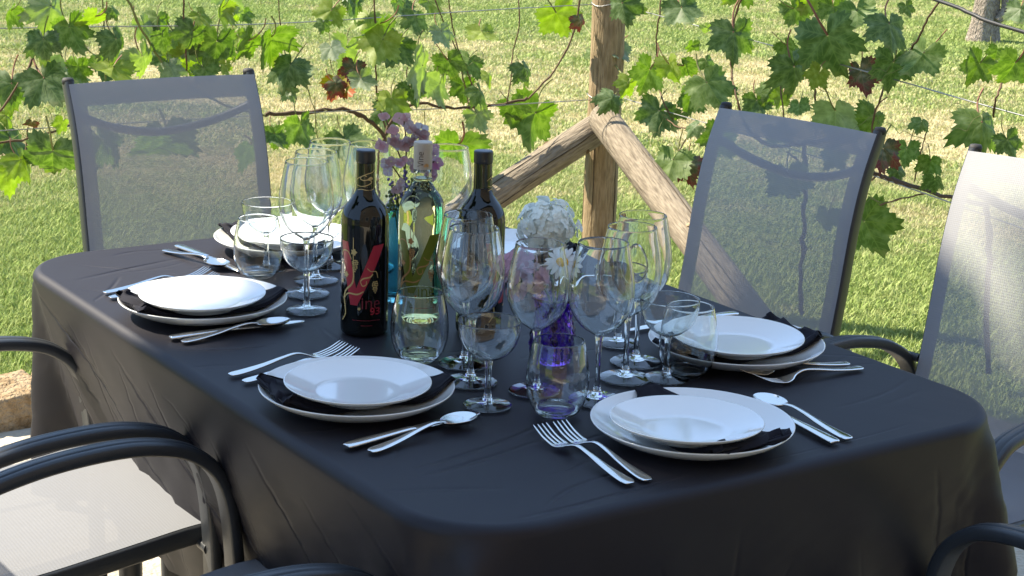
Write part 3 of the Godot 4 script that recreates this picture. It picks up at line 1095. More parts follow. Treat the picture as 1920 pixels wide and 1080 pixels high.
func round_log(called: String, label: String, a: Vector3, b: Vector3, r: float, wood: Material, cat: String, seed_: int) -> Node3D:
	var t := thing(called, label, cat, a)
	var rr := RandomNumberGenerator.new()
	rr.seed = seed_
	var n := FastNoiseLite.new()
	n.seed = seed_
	n.frequency = 1.4
	# the log lies along its own y, so that the grain runs with it
	var len := a.distance_to(b)
	var rws := []
	for i in 40:
		var y: float = [0.0, 0.004, 0.012, 0.024][i] if i < 4 else len * (i - 3.0) / 36.0
		var row := PackedVector3Array()
		for j in 36:
			var q := TAU * j / 36
			var k := r * (1.0 + 0.05 * n.get_noise_3d(cos(q) * 0.7, y * 1.5, sin(q) * 0.7))
			if i == 39: k *= 0.93
			if i < 3: k *= [0.72, 0.88, 0.965][i]
			# a long drying crack
			var dq := absf(wrapf(q - 1.9 - 0.25 * sin(y * 4.0), -PI, PI))
			if i > 3 and i < 33: k -= r * 0.09 * exp(-dq * dq * 260.0)
			row.append(V(cos(q) * k, y + (0.004 if i == 0 else 0.0) * sin(q * 3.0), sin(q) * k))
		rws.append(row)
	var g := Geo.new()
	g.rows(rws, true)
	for e in [0, 39]:
		var c := g.vert(V(0, (-0.004 if e == 0 else len + 0.004), 0))
		var f := g.v.size()
		for p in rws[e]: g.vert(p)
		for j in 36:
			var k2 := (j + 1) % 36
			if e == 0: g.tri(c, f + k2, f + j)
			else: g.tri(c, f + j, f + k2)
	var y := (b - a).normalized()
	var x := y.cross(Vector3(0.3, 0.1, 0.9)).normalized()
	var basis_ := Basis(x, y, x.cross(y))
	t.basis = basis_
	part("wood", g.mesh(), wood, t)
	for k in 7:
		var q0 := TAU * k / 7.0 + rr.randf_range(-0.4, 0.4)
		var y0 := rr.randf_range(0.0, len * 0.5)
		var y1 := minf(len, y0 + rr.randf_range(0.25, 0.7))
		var cr := []
		var ci := []
		for i in 12:
			var t2 := i / 11.0
			q0 += rr.randf_range(-0.035, 0.035)
			var yy := lerpf(y0, y1, t2)
			var kk := r * (1.0 + 0.05 * n.get_noise_3d(cos(q0) * 0.7, yy * 1.5, sin(q0) * 0.7))
			cr.append(V(cos(q0) * kk, yy, sin(q0) * kk))
			ci.append(0.0004 + 0.0018 * sin(PI * t2))
		var cg := Geo.new()
		cg.tube(cr, ci, 5)
		part("crack", cg.mesh(), mats.crack, t)
	for k in 5:
		var q := rr.randf_range(0, TAU)
		var yy := rr.randf_range(0.05, len - 0.05)
		var d := V(cos(q), 0, sin(q))
		var kn := Geo.new()
		var w := rr.randf_range(0.006, 0.011)
		kn.lathe([P2(0, 0.0035), P2(w * 0.4, 0.004), P2(w * 0.5, 0.002), P2(w * 0.9, 0.003), P2(w, -0.004)], 14, Vector3.ZERO, 1.5)
		part("knot", kn.mesh(false), mats.knot if k % 2 == 0 else mats.log_end, t, Transform3D(Basis(Vector3.UP.cross(d), d, -Vector3.UP).orthonormalized(), d * (r * 0.985) + V(0, yy, 0)))
	return t

func wire(label: String, pts: Array, r: float, m: Material, called := "trellis_wire", cat := "wire", group := "wires of the trellis") -> void:
	var g := Geo.new()
	g.tube(smooth_line(pts, 6), [r], 6)
	tag(part(called, g.mesh(), m), label, cat, group)

func build_ground() -> void:
	var st := SurfaceTool.new()
	st.begin(Mesh.PRIMITIVE_TRIANGLES)
	var N := 150
	for i in N + 1:
		for j in N + 1:
			var u := (i - N / 2.0) / (N / 2.0)
			var w := (j - N / 2.0) / (N / 2.0)
			var p := V(signf(w) * (absf(w) * 11.0 + pow(absf(w), 7) * 180.0) + 4.0, -0.010, signf(u) * (absf(u) * 11.0 + pow(absf(u), 7) * 180.0) - 6.0)
			st.set_color(lawn_colour(lawn_dry(p.x, p.z), 0.3) * 0.85)
			st.set_normal(Vector3.UP)
			st.add_vertex(p)
	for i in N:
		for j in N:
			var q := i * (N + 1) + j
			for e in [q, q + 1, q + N + 2, q, q + N + 2, q + N + 1]: st.add_index(e)
	struct("lawn", st.commit(), mats.soil)
	var r := RandomNumberGenerator.new()
	r.seed = 4
	var near := []
	for k in 4: near.append(tuft_mesh(60 + k, 11, 0.022, 0.030, 0.0019))
	var far := []
	for k in 4: far.append(tuft_mesh(80 + k, 12, 0.045, 0.022, 0.0032))
	scatter("grass", near, 104000, 4.1, 8.2, 0.75, 1.25, 0.52, r)
	scatter("grass", far, 90000, 7.8, 19.0, 0.85, 1.5, 0.48, r)
	# paving of the terrace
	var base := Geo.new()
	base.box(V(6.2, 0.05, 8.0), Transform3D(Basis(), V(-1.25, -0.029, 2.08)), 0.005)
	var pat := struct("patio", base.mesh(), mats.joint)
	var x := -4.3
	var row_n := 0
	while x < 1.8:
		var w := 0.76
		var z := -1.90 - 0.35 * (row_n % 2)
		while z < 6.0:
			var l := r.randf_range(0.62, 0.98)
			var z0 := maxf(z, -1.90)
			if z + l > -1.8:
				var s := Geo.new()
				s.box(V(minf(w, 1.84 - x) - 0.012, 0.03, z + l - z0 - 0.012), Transform3D(Basis(V(r.randf_range(-1, 1), 1, r.randf_range(-1, 1)).normalized(), 0.0), V(x + minf(w, 1.84 - x) / 2, 0.004 + r.randf_range(-0.001, 0.001) - 0.015, (z0 + z + l) / 2)), 0.006)
				part("slab", s.mesh(), mats.paving, pat)
			z += l
		x += w
		row_n += 1
	# low stone edging between terrace and lawn
	for side in 2:
		var e := thing("stone_edging", ["low edging of rough tan stones along the terrace under the left trellis", "low edging of rough tan stones along the terrace under the right trellis"][side], "stone edging", V(-2.2, 0, -2.0) if side == 0 else V(1.90, 0, -1.85), 0, "")
		var q := 0.0
		while q < (4.1 if side == 0 else 4.5):
			var l := r.randf_range(0.16, 0.30)
			if side == 0 and absf(q - 2.05) < 0.35: l = 0.185
			var h := r.randf_range(0.088, 0.112)
			var n := FastNoiseLite.new()
			n.seed = r.randi()
			n.frequency = 5.0
			var s := Geo.new()
			var rs := []
			var prof := [[-0.02, 0.97], [0.0, 0.99], [h * 0.35, 1.0], [h * 0.8, 1.0], [h * 0.94, 0.985], [h, 0.95], [h + 0.002, 0.6], [h + 0.003, 0.02]]
			for p in prof:
				var row := PackedVector3Array()
				for j in 28:
					var a := TAU * j / 28
					var cx: float = signf(cos(a)) * pow(absf(cos(a)), 0.2) * (l / 2 - 0.004) * p[1]
					var cz: float = signf(sin(a)) * pow(absf(sin(a)), 0.2) * 0.105 * p[1]
					var k: float = 1.0 + 0.07 * n.get_noise_3d(cx * 2.0, p[0] * 3.0, cz * 2.0)
					row.append(V(cx * k, p[0] + 0.012 * n.get_noise_2d(cx * 3.0 + 5.0, cz * 3.0) * (1.0 if p[0] > 0.03 else 0.0), cz * k))
				rs.append(row)
			s.rows(rs, true)
			var xf := Transform3D(Basis(Vector3.UP, (0.0 if side == 0 else PI / 2) + r.randf_range(-0.05, 0.05)), V(q + l / 2, 0, r.randf_range(-0.012, 0.012)) if side == 0 else V(r.randf_range(-0.012, 0.012), 0, q + l / 2))
			part("stone", s.mesh(), mats.stone, e, xf)
			q += l

func build_trees() -> void:
	# the trunk on the lawn at the upper right
	var t := thing("tree", "grey tree trunk with a dark hollow standing on the lawn, top right", "tree", V(9.37, 0, -7.13))
	var g := Geo.new()
	var n := FastNoiseLite.new()
	n.frequency = 1.5
	var rws := []
	for i in 26:
		var y := 4.5 * i / 25.0
		var row := PackedVector3Array()
		for j in 28:
			var a := TAU * j / 28
			var r := 0.092 + 0.055 * exp(-y * 7.0) - 0.006 * y
			r *= 1.0 + 0.22 * n.get_noise_3d(cos(a) * 0.9, y * 0.7, sin(a) * 0.9)
			row.append(V(cos(a) * r + 0.03 * sin(y * 2.0), y - 0.02, sin(a) * r))
		rws.append(row)
	g.rows(rws, true)
	part("trunk", g.mesh(), mats.bark, t)
	var h := Geo.new()
	h.tube([V(0.02, 0.18, 0.12), V(0.10, 0.26, 0.14), V(0.13, 0.36, 0.12), V(0.10, 0.44, 0.08)], [0.03, 0.055, 0.06, 0.03], 12)
	part("burl", h.mesh(), mats.bark, t)
	var hk := Geo.new()
	hk.lathe([P2(0, 0.004), P2(0.03, 0.003), P2(0.045, -0.01)], 14, Vector3.ZERO, 0.7)
	part("hollow", hk.mesh(false), mats.crack, t, Transform3D(facing(V(-0.25, 0.1, 0.95).normalized(), 0.3, 1.1), V(0.085, 0.27, 0.185)))
	crown(t, V(0.2, 5.2, -0.2), V(2.2, 1.5, 2.2), 1500, 5)
	# the shade tree beside the terrace; its boughs hang over the table
	var s := thing("shade_tree", "tall leafy tree left of the terrace whose boughs shade the table", "tree", V(-8.2, 0, -5.2))
	var tr := Geo.new()
	tr.tube(smooth_line([V(0, -0.1, 0), V(0.05, 1.5, 0.05), V(-0.05, 3.2, 0.1), V(0.1, 5.2, 0.1), V(0.3, 7.4, 0.2), V(0.4, 9.5, 0.3)], 5), [0.26], 16)
	part("trunk", tr.mesh(), mats.bark, s)
	for l in [[V(0.1, 5.4, 0.1), V(2.2, 6.6, 0.9), V(4.2, 7.25, 1.95), V(5.2, 7.25, 1.45), V(6.1, 7.3, 0.5)], [V(4.2, 7.25, 1.95), V(4.7, 7.4, 2.7), V(5.1, 7.5, 3.4)]]:
		var lg := Geo.new()
		lg.tube(smooth_line(l, 6), [0.10], 9)
		part("limb", lg.mesh(), mats.bark, s)
	crown(s, V(-1.0, 9.6, 0.0), V(2.3, 2.0, 2.2), 2500, 6)
	# leaves of the boughs: clumps spread between 7 and 10 m up the sun's direction above the shaded ground
	var poly := PackedVector2Array([P2(-1.4, 0.14), P2(-0.82, -0.12), P2(-0.5, -0.22), P2(-0.32, -0.26), P2(0.05, -0.48), P2(0.36, -0.56), P2(0.5, -0.74), P2(1.0, -0.84), P2(1.2, -1.36), P2(1.68, -1.42), P2(1.95, -0.9), P2(1.80, -0.2), P2(1.25, -0.02), P2(0.92, 0.06), P2(0.84, 0.6), P2(1.0, 1.3), P2(1.5, 2.2), P2(0.6, 3.3), P2(-1.6, 3.2), P2(-2.0, 1.6)])
	var r := RandomNumberGenerator.new()
	r.seed = 12
	var xfs := []
	while xfs.size() < 6500:
		var p := P2(r.randf_range(-2, 1.9), r.randf_range(-1.3, 3.3))
		if not Geometry2D.is_point_in_polygon(p, poly): continue
		var size := r.randf_range(0.08, 0.24)
		var inside := true
		for e in 6: inside = inside and Geometry2D.is_point_in_polygon(p + P2(cos(e), sin(e)) * size * 0.8, poly)
		if not inside: continue
		var w := V(p.x, TOP, p.y) + SUN * r.randf_range(7.2, 9.6) - s.position
		xfs.append(Transform3D(facing(V(r.randf_range(-1, 1), r.randf_range(0.2, 1.2), r.randf_range(-1, 1)).normalized(), r.randf_range(0, 6), size), w))
	# sprigs that let the light through over the right-hand chair
	for i in 22:
		var p := P2(r.randf_range(0.95, 1.5), r.randf_range(0.0, 0.95))
		xfs.append(Transform3D(facing(V(r.randf_range(-1, 1), r.randf_range(0.2, 1.2), r.randf_range(-1, 1)).normalized(), r.randf_range(0, 6), r.randf_range(0.08, 0.14)), V(p.x, TOP, p.y) + SUN * r.randf_range(6.5, 9.5) - s.position))
	leaf_cloud(s, xfs)

func sprig_mesh() -> ArrayMesh:
	var g := Geo.new()
	for k in 5:
		var a := -0.9 + 0.45 * k
		var d := Vector3(sin(a), 0.06 * sin(k * 2.0), cos(a))
		var s := Vector3(cos(a), 0.1 * cos(k * 3.0), -sin(a)) * 0.19
		var b := d * 0.12
		var i := [g.vert(b), g.vert(b + d * 0.35 - s), g.vert(b + d * 0.35 + s), g.vert(b + d * 0.9)]
		g.tri(i[0], i[1], i[2])
		g.tri(i[1], i[3], i[2])
	return g.mesh(false)

func leaf_cloud(t: Node3D, xfs: Array) -> void:
	var mm := MultiMesh.new()
	mm.transform_format = MultiMesh.TRANSFORM_3D
	mm.use_colors = true
	mm.mesh = mats._sprig
	mm.instance_count = xfs.size()
	for i in xfs.size():
		mm.set_instance_transform(i, xfs[i])
		mm.set_instance_color(i, Color(0.045, 0.085, 0.022).lerp(Color(0.10, 0.14, 0.035), fmod(i * 0.618, 1.0)))
	var o := MultiMeshInstance3D.new()
	o.name = "foliage"
	o.multimesh = mm
	o.material_override = mats.grass
	o.set_meta("kind", "stuff")
	t.add_child(o, true)

func crown(t: Node3D, c: Vector3, rad: Vector3, n: int, seed_: int) -> void:
	var r := RandomNumberGenerator.new()
	r.seed = seed_
	var xfs := []
	for i in n:
		var d := Vector3(r.randfn(), r.randfn(), r.randfn()).normalized()
		xfs.append(Transform3D(facing((d + Vector3.UP * 0.4).normalized(), r.randf_range(0, 6), r.randf_range(0.25, 0.45)), c + d * rad * pow(r.randf(), 0.33) * (1.0 + 0.2 * sin(d.x * 7.0) * sin(d.z * 6.0 + d.y * 5.0))))
	leaf_cloud(t, xfs)

# ---------------------------------------------------------------- table and cloth
func build_house() -> void:
	var t := thing("house", "brown timber house behind the viewer, facing the terrace", "house", V(-0.5, 0, 4.9))
	var g := Geo.new()
	g.box(V(13.0, 8.0, 0.3), Transform3D(Basis(), V(0, 4.0, 0)), 0.02)
	part("wall", g.mesh(), mat(lin(0.13, 0.10, 0.075), 0.8), t)
	var r := Geo.new()
	r.box(V(13.6, 0.12, 1.6), Transform3D(Basis(Vector3.RIGHT, 0.35), V(0, 8.1, 0.2)), 0.02)
	part("roof", r.mesh(), mat(lin(0.06, 0.055, 0.05), 0.9), t)
	var white := mat(lin(0.6, 0.6, 0.57), 0.5)
	var dark := mat(lin(0.02, 0.025, 0.03), 0.05)
	for x in [-4.2, -1.4, 1.6, 4.4, -3.0, 3.0]:
		var f := Geo.new()
		for q in [[V(1.3, 0.09, 0.06), V(0, 0.7, 0)], [V(1.3, 0.09, 0.06), V(0, -0.7, 0)], [V(0.09, 1.31, 0.06), V(0.605, 0, 0)], [V(0.09, 1.31, 0.06), V(-0.605, 0, 0)]]:
			f.box(q[0], Transform3D(Basis(), q[1]), 0.008)
		var w := part("window", f.mesh(), white, t, Transform3D(Basis(), V(x, 1.75 if absf(x) != 3.0 else 5.2, -0.18)))
		var p := Geo.new()
		p.box(V(1.1, 1.3, 0.02), Transform3D(), 0.004)
		part("pane", p.mesh(), dark, w, Transform3D(Basis(), V(0, 0, 0.0)))

func build_table() -> void:
	var t := thing("patio_table", "dining table hidden under the black tablecloth", "table")
	var top := Geo.new()
	var trow := []
	for lv in [[-0.035, 0.985], [-0.032, 1.0], [-0.010, 1.0], [-0.007, 0.985], [-0.007, 0.01]]:
		var row := PackedVector3Array()
		for j in 64:
			var q := TAU * j / 64
			row.append(V(signf(cos(q)) * pow(absf(cos(q)), 0.42) * 0.455 * lv[1], TOP + lv[0], signf(sin(q)) * pow(absf(sin(q)), 0.32) * 0.72 * lv[1]))
		trow.append(row)
	top.rows(trow, true)
	part("tabletop", top.mesh(), mats.frame, t)
	for x in [-0.34, 0.34]:
		for z in [-0.58, 0.58]:
			var l := Geo.new()
			l.tube([V(x, 0, z), V(x, TOP - 0.042, z)], [0.022], 12)
			part("leg", l.mesh(), mats.frame, t)
	# cloth
	var hx := 0.484
	var hz := 0.752
	var R := 0.137
	var per := []                 # outline: point, outward, corner weight
	var add := func(p: Vector2, o: Vector2, c: float) -> void: per.append([p, o, c])
	var corners := [[P2(hx - R, hz - R), 0.0], [P2(-hx + R, hz - R), PI / 2], [P2(-hx + R, -hz + R), PI], [P2(hx - R, -hz + R), PI * 1.5]]
	for k in 4:
		var c: Vector2 = corners[k][0]
		var a0: float = corners[k][1]
		for i in 33:
			var a := a0 + PI / 2 * i / 32.0
			add.call(c + P2(cos(a), sin(a)) * R, P2(cos(a), sin(a)), sin(PI * i / 32.0))
		var nc: Vector2 = corners[(k + 1) % 4][0]
		var o := P2(cos(a0 + PI / 2), sin(a0 + PI / 2))
		var m := 26 if k % 2 == 0 else 40
		for i in range(1, m): add.call(c.lerp(nc, float(i) / m) + o * R, o, 0.0)
	var n := per.size()
	var nz := FastNoiseLite.new()
	nz.seed = 8
	nz.frequency = 2.2
	var rws := []
	var uvs := []
	var arc := []
	var total := 0.0
	for i in n:
		arc.append(total)
		total += per[i][0].distance_to(per[(i + 1) % n][0])
	for k in 22:                       # the flat top, out from the middle
		var f := (k + 0.02) / 22.0
		var row := PackedVector3Array()
		var tx := PackedVector2Array()
		for i in n:
			var p: Vector2 = per[i][0] * f * 0.985
			row.append(V(p.x, TOP + 0.0007 * nz.get_noise_2d(p.x * 3.0, p.y * 3.0) - 0.0008, p.y))
			tx.append(P2((p.x + 1.0) / 2.0, (p.y + 1.3) / 2.6))
		rws.append(row)
		uvs.append(tx)
	var drop := 0.44
	var steps := 44
	for k in steps:
		var row := PackedVector3Array()
		var tx := PackedVector2Array()
		for i in n:
			var p: Vector2 = per[i][0]
			var o: Vector2 = per[i][1]
			var c: float = per[i][2]
			var bend := 0.016
			var d := 0.0
			var out := 0.0
			var y := TOP
			if k < 7:
				var a := PI / 2 * k / 6.0
				out = -bend + bend * sin(a) + 0.0
				y = TOP - bend + bend * cos(a)
				d = bend * a
			else:
				d = (k - 6) / float(steps - 7) * drop
				y = TOP - bend - d
				var g := d / drop
				var lean := -0.055
				if o.x < -0.5: lean = -0.25
				if o.y > 0.5: lean = 0.02
				if o.x > 0.5: lean = -0.02
				lean = lerpf(lean, 0.20 if o.y > 0.0 else -0.03, c * c)
				out = lean * d
				# vertical folds: deep at the corners, faint along the sides
				var s: float = arc[i]
				var wave := sin(s * 52.0 + 0.6 * sin(s * 9.0)) * c * c * (0.009 * smoothstep(0.0, 0.06, g) + 0.036 * g)
				var side := nz.get_noise_2d(s * 2.6, 3.0 + d * 0.35) * (0.018 if o.x < -0.5 else 0.034) * smoothstep(0.0, 0.7, g) + sin(s * 17.0 + d * 2.0) * 0.006 * g
				# diagonal pulls running down from the corners
				var pull := nz.get_noise_2d((s + d * 1.3) * 7.0, 40.0 + d) * 0.0045 * smoothstep(0.0, 0.25, g) + nz.get_noise_2d((s - d * 0.9) * 12.0, 80.0) * 0.0015 * smoothstep(0.0, 0.25, g)
				out += wave + side * (1.0 - 0.5 * c) + pull
				if k == steps - 1: y += 0.012 * sin(s * 11.0)
			var q := p + o * out
			row.append(V(q.x, y, q.y))
			var fl := p + o * d
			tx.append(P2((fl.x + 1.0) / 2.0, (fl.y + 1.3) / 2.6))
		rws.append(row)
		uvs.append(tx)
	var g := Geo.new()
	g.rows(rws, true, uvs)
	var o := part("tablecloth", g.mesh(false), mats.cloth)
	tag(o, "black tablecloth draped over the long table, creased and folded at its corners", "tablecloth")

# ---------------------------------------------------------------- the laid table
func on_table(o: Node3D, x: float, z: float, turn := 0.0, lift := 0.0) -> Node3D:
	o.position = V(x, TOP + 0.0012 + lift, z)
	o.rotation.y = turn
	return o

func more(src: Node3D, label: String, x: float, z: float, turn := 0.0, lift := 0.0) -> Node3D:
	return on_table(dup(src, label, Vector3.ZERO, 0), x, z, turn, lift)

func lay_table() -> void:
	var seats := [   # name, dinner plate, salad plate, napkin turn and seed
		["back left", P2(-0.331, -0.257), P2(-0.346, -0.226), -0.04, 1, "half in the sun"],
		["front left", P2(-0.335, 0.265), P2(-0.350, 0.294), -0.137, 2, "in the shade"],
		["near end", P2(-0.016, 0.605), P2(-0.052, 0.636), 1.567, 3, "nearest the viewer"],
		["front right", P2(0.288, 0.343), P2(0.268, 0.368), 3.096, 4, "before the grey chair"],
		["far end", P2(-0.012, -0.590), P2(-0.030, -0.560), -1.32, 5, "in full sun"],
		["back right", P2(0.300, -0.318), P2(0.300, -0.305), 3.0, 6, "behind the bottles"]]
	var dm := dinner_plate_mesh()
	var sm := salad_plate_mesh()
	for s in seats:
		var at: Vector2 = s[1]
		var sp: Vector2 = s[2]
		tag(on_table(part("dinner_plate", dm, mats.porcelain), at.x, at.y), "large white dinner plate at the %s place, %s" % [s[0], s[5]], "plate", "white dinner plates")
		tag(on_table(part("napkin", napkin_mesh(s[4], 0.255, 0.35 if s[4] == 5 else 1.0), mats.napkin), at.x, at.y, s[3]), "folded black napkin between the two white plates at the %s place" % s[0], "napkin", "black napkins")
		var o := part("salad_plate", sm, mats.porcelain)
		tag(o, "small white plate on the black napkin at the %s place, %s" % [s[0], s[5]], "plate", "small white plates")
		on_table(o, sp.x, sp.y, 0, 0.0215)
		o.rotation = V(rf(-0.02, 0.02), 0, rf(-0.02, 0.02))
	# cutlery
	var f := make_fork("left fork of the pair at the near end of the table")
	on_table(f, -0.194, 0.705, -3.141 - 0.02)
	more(f, "right fork of the pair at the near end of the table", -0.168, 0.707, 3.10)
	more(f, "fork behind the front left plate, the farther of its pair", -0.439, 0.075, 1.705)
	more(f, "fork behind the front left plate, partly under its rim", -0.435, 0.113, 1.743)
	more(f, "fork behind the back left plate, the farther of its pair", -0.431, -0.435, 1.714)
	more(f, "fork behind the back left plate, the one nearer that plate", -0.434, -0.402, 1.674)
	more(f, "fork lying with its tines towards the front right plate, nearer the viewer", 0.414, 0.489, -1.618)
	more(f, "fork lying close under the front right plate, the farther of its pair", 0.412, 0.463, -1.735)
	more(f, "fork beyond the purple vase at the back right place", 0.445, -0.13, -1.57)
	var s := make_spoon("spoon to the right of the plate nearest the viewer, its bowl beside the rim")
	on_table(s, 0.165, 0.718, 3.127)
	more(s, "spoon in front of the front left plate", -0.419, 0.451, 1.80)
	more(s, "spoon in front of the back left plate", -0.432, -0.110, 1.65)
	more(s, "spoon on the sunlit cloth left of the far plate", -0.222, -0.674, 0.211)
	var k := make_knife("knife to the right of the plate nearest the viewer, mostly under its rim")
	on_table(k, 0.136, 0.721, 3.05)
	more(k, "knife in front of the front left plate, behind the spoon", -0.438, 0.422, 1.715)
	more(k, "knife in front of the back left plate, behind the spoon", -0.441, -0.135, 1.543)
	more(k, "knife left of the far plate beside the sunlit spoon", -0.188, -0.691, 0.098)
	more(k, "knife behind the front right plate among the glass feet", 0.445, 0.165, -1.60)
	# glasses
	var w := make_wine_glass("tallest wine glass in front of the third bottle, nearest of that pair")
	on_table(w, -0.146, 0.261)
	for q in [[-0.106, 0.182, "wine glass close behind the tall one in front of the third bottle"], [-0.129, -0.285, "front wine glass of the row of three at the back left place"], [-0.073, -0.357, "middle wine glass of the row of three at the back left place"], [-0.003, -0.438, "rearmost wine glass of the row of three at the back left place"],
		[0.050, -0.389, "wine glass behind the first dark bottle, beside the mauve flowers"], [0.161, -0.303, "wine glass between the white wine bottle and the third bottle, at the back"], [-0.033, 0.416, "front wine glass of the cluster right of the purple vase"],
		[0.065, 0.354, "middle wine glass of the cluster right of the purple vase"], [0.128, 0.298, "rearmost and tallest-standing wine glass of the cluster right of the purple vase"]]:
		more(w, q[2], q[0], q[1], rf(0, 6))
	more(w, "smaller wine glass standing in front of the white hydrangea", -0.087, 0.340, 0.4).scale = Vector3.ONE * 0.95
	var t := make_tumbler("stemless glass in front of the purple vase by the pair of forks")
	on_table(t, -0.118, 0.438)
	more(t, "stemless glass in front of the white wine bottle", -0.155, 0.132)
	more(t, "stemless glass behind the coupe at the front right place", 0.158, 0.383)
	more(t, "stemless glass at the left by the far plate", -0.150, -0.426)
	var c := make_coupe("coupe glass standing right of the front left plate")
	on_table(c, -0.182, 0.362)
	more(c, "coupe glass left of the first dark bottle, before three wine glasses", -0.178, -0.189)
	more(c, "coupe glass at the far left, behind a stemless glass", -0.114, -0.467)
	more(c, "coupe glass in front of the front right plate", 0.117, 0.385)
	more(c, "coupe glass seen through the cluster of wine glasses, by the knife", 0.166, 0.203)
	# bottles
	make_red_bottle("dark red wine bottle with a red V print, left of the three bottles", V(-0.153, TOP + 0.001, -0.041), -0.512)
	make_white_bottle("clear bottle of white wine with a cream capsule, middle of the three bottles", V(-0.036, TOP + 0.001, -0.064), -0.545)
	make_red_bottle("dark red wine bottle behind wine glasses, right of the three bottles", V(0.011, TOP + 0.001, 0.040), 0.95)
	# vases and flowers
	var v := thing("blue_vase", "narrow turquoise glass vase between the dark and the white wine bottle", "vase", V(-0.012, TOP + 0.001, -0.182))
	var g := Geo.new()
	var pr := [P2(0, 0.004), P2(0.020, 0.0), P2(0.0235, 0.004), P2(0.0245, 0.03), P2(0.0245, 0.10), P2(0.0235, 0.125), P2(0.021, 0.142), P2(0.0195, 0.155), P2(0.021, 0.160), P2(0.019, 0.161), P2(0.017, 0.155), P2(0.0185, 0.142), P2(0.0205, 0.125), P2(0.0215, 0.10), P2(0.0213, 0.02), P2(0.018, 0.010), P2(0, 0.009)]
	g.lathe(pr, 10)
	part("body", g.mesh(), mats.blue_glass, v)
	var pv := thing("purple_vase", "purple hobnail glass vase holding the white hydrangea and daisy", "vase", V(0.017, TOP + 0.001, 0.235))
	var rws := []
	var outer := [[0.004, 0.0], [0.022, 0.0], [0.029, 0.004], [0.0325, 0.014], [0.0342, 0.028], [0.0342, 0.042], [0.0325, 0.056], [0.0295, 0.070], [0.0275, 0.084], [0.0275, 0.097], [0.0300, 0.108], [0.0335, 0.115], [0.0325, 0.117], [0.0280, 0.110], [0.0250, 0.097], [0.0250, 0.084], [0.0270, 0.070], [0.0298, 0.056], [0.0312, 0.042], [0.0312, 0.028], [0.0290, 0.014], [0.022, 0.009], [0.004, 0.008]]
	var fine := smooth_line(outer.map(func(q): return P2(q[0], q[1])), 4)
	for i in fine.size():
		var row := PackedVector3Array()
		for j in 96:
			var a := TAU * j / 96
			var rad: float = fine[i].x
			if i > 6 and i < 44:
				var bump := maxf(0.0, sin(a * 14.0 + (PI if int(fine[i].y / 0.0135) % 2 else 0.0))) * maxf(0.0, sin(PI * fmod(fine[i].y, 0.0135) / 0.0135))
				rad += 0.0024 * bump
			row.append(V(cos(a) * rad, fine[i].y, sin(a) * rad))
		rws.append(row)
	var pg := Geo.new()
	pg.rows(rws, true)
	part("body", pg.mesh(), mats.purple_glass, pv, Transform3D(Basis.from_scale(V(1, 0.88, 1)), Vector3.ZERO))
	# white hydrangea
	var hy := thing("white_hydrangea", "round white hydrangea head standing in the purple vase", "flower", V(0.017, TOP + 0.02, 0.235))
	var base := hy.position
	var st := Geo.new()
	st.tube(smooth_line([V(0.004, 0, 0.004), V(0.004, 0.08, -0.004), V(0.004, 0.15, -0.022)], 5), [0.0026], 7)
	part("stem", st.mesh(), mats.stem_green, hy)
	var core := Geo.new()
	core.lathe([P2(0, 0.030), P2(0.018, 0.024), P2(0.029, 0.004), P2(0.022, -0.018), P2(0, -0.022)], 14)
	part("core", core.mesh(), mats.petal_white, hy, Transform3D(Basis(), V(0.018, 0.949, 0.205) - base))
	hydrangea_head(hy, V(0.018, 0.949, 0.205) - base, V(0.041, 0.039, 0.041), 190, 0.0165, mats.petal_white)
	# daisy
	var da := thing("daisy", "white daisy with a yellow centre below the white hydrangea", "daisy", V(-0.006, 0.915, 0.285))
	var look := V(-0.35, 0.62, 0.70).normalized()
	var dbas := facing(look, 0.2, 1.0)
	var dst := Geo.new()
	dst.tube(smooth_line([V(0.0, -0.004, 0.0), V(0.01, -0.05, -0.02), V(0.018, -0.12, -0.042)], 5), [0.0016], 6)
	part("stem", dst.mesh(), mats.stem_green, da)
	var disc := Geo.new()
	disc.lathe([P2(0, 0.0052), P2(0.004, 0.0046), P2(0.0075, 0.0026), P2(0.0088, -0.0004), P2(0, -0.001)], 20)
	part("disc", disc.mesh(), mats.daisy_disc, da, Transform3D(dbas, Vector3.ZERO))
	var pm := Geo.new()
	var prow := []
	for i in 6:
		var t2 := i / 5.0
		var ww: float = [0.0012, 0.0026, 0.0034, 0.0036, 0.0030, 0.0010][i]
		prow.append(PackedVector3Array([V(-ww, 0.001 - 0.003 * t2 * t2, 0.006 + 0.021 * t2), V(0, 0.0015 - 0.003 * t2 * t2, 0.006 + 0.021 * t2), V(ww, 0.001 - 0.003 * t2 * t2, 0.006 + 0.021 * t2)]))
	pm.rows(prow)
	var petal := pm.mesh(false)
	for i in 17:
		part("petal", petal, mats.petal_daisy, da, Transform3D(dbas * Basis(Vector3.UP, TAU * i / 17 + rf(-0.07, 0.07)) * Basis(Vector3.RIGHT, rf(-0.12, 0.22)), Vector3.ZERO))
	# pink florets round the purple vase
	var pk := thing("pink_hydrangea", "drooping pink hydrangea florets beside the purple vase, behind the glasses", "flower", V(0.017, TOP + 0.03, 0.235))
	var pb := pk.position
	var ps := Geo.new()
	ps.tube(smooth_line([V(-0.002, 0, 0.0), V(-0.005, 0.07, -0.004), V(-0.022, 0.105, -0.03)], 5), [0.002], 6)
	part("stem", ps.mesh(), mats.stem_green, pk)
	hydrangea_head(pk, V(-0.012, 0.868, 0.205) - pb, V(0.034, 0.024, 0.034), 26, 0.024, mats.petal_rose)
	hydrangea_head(pk, V(0.008, 0.878, 0.150) - pb, V(0.026, 0.020, 0.026), 18, 0.024, mats.petal_rose)
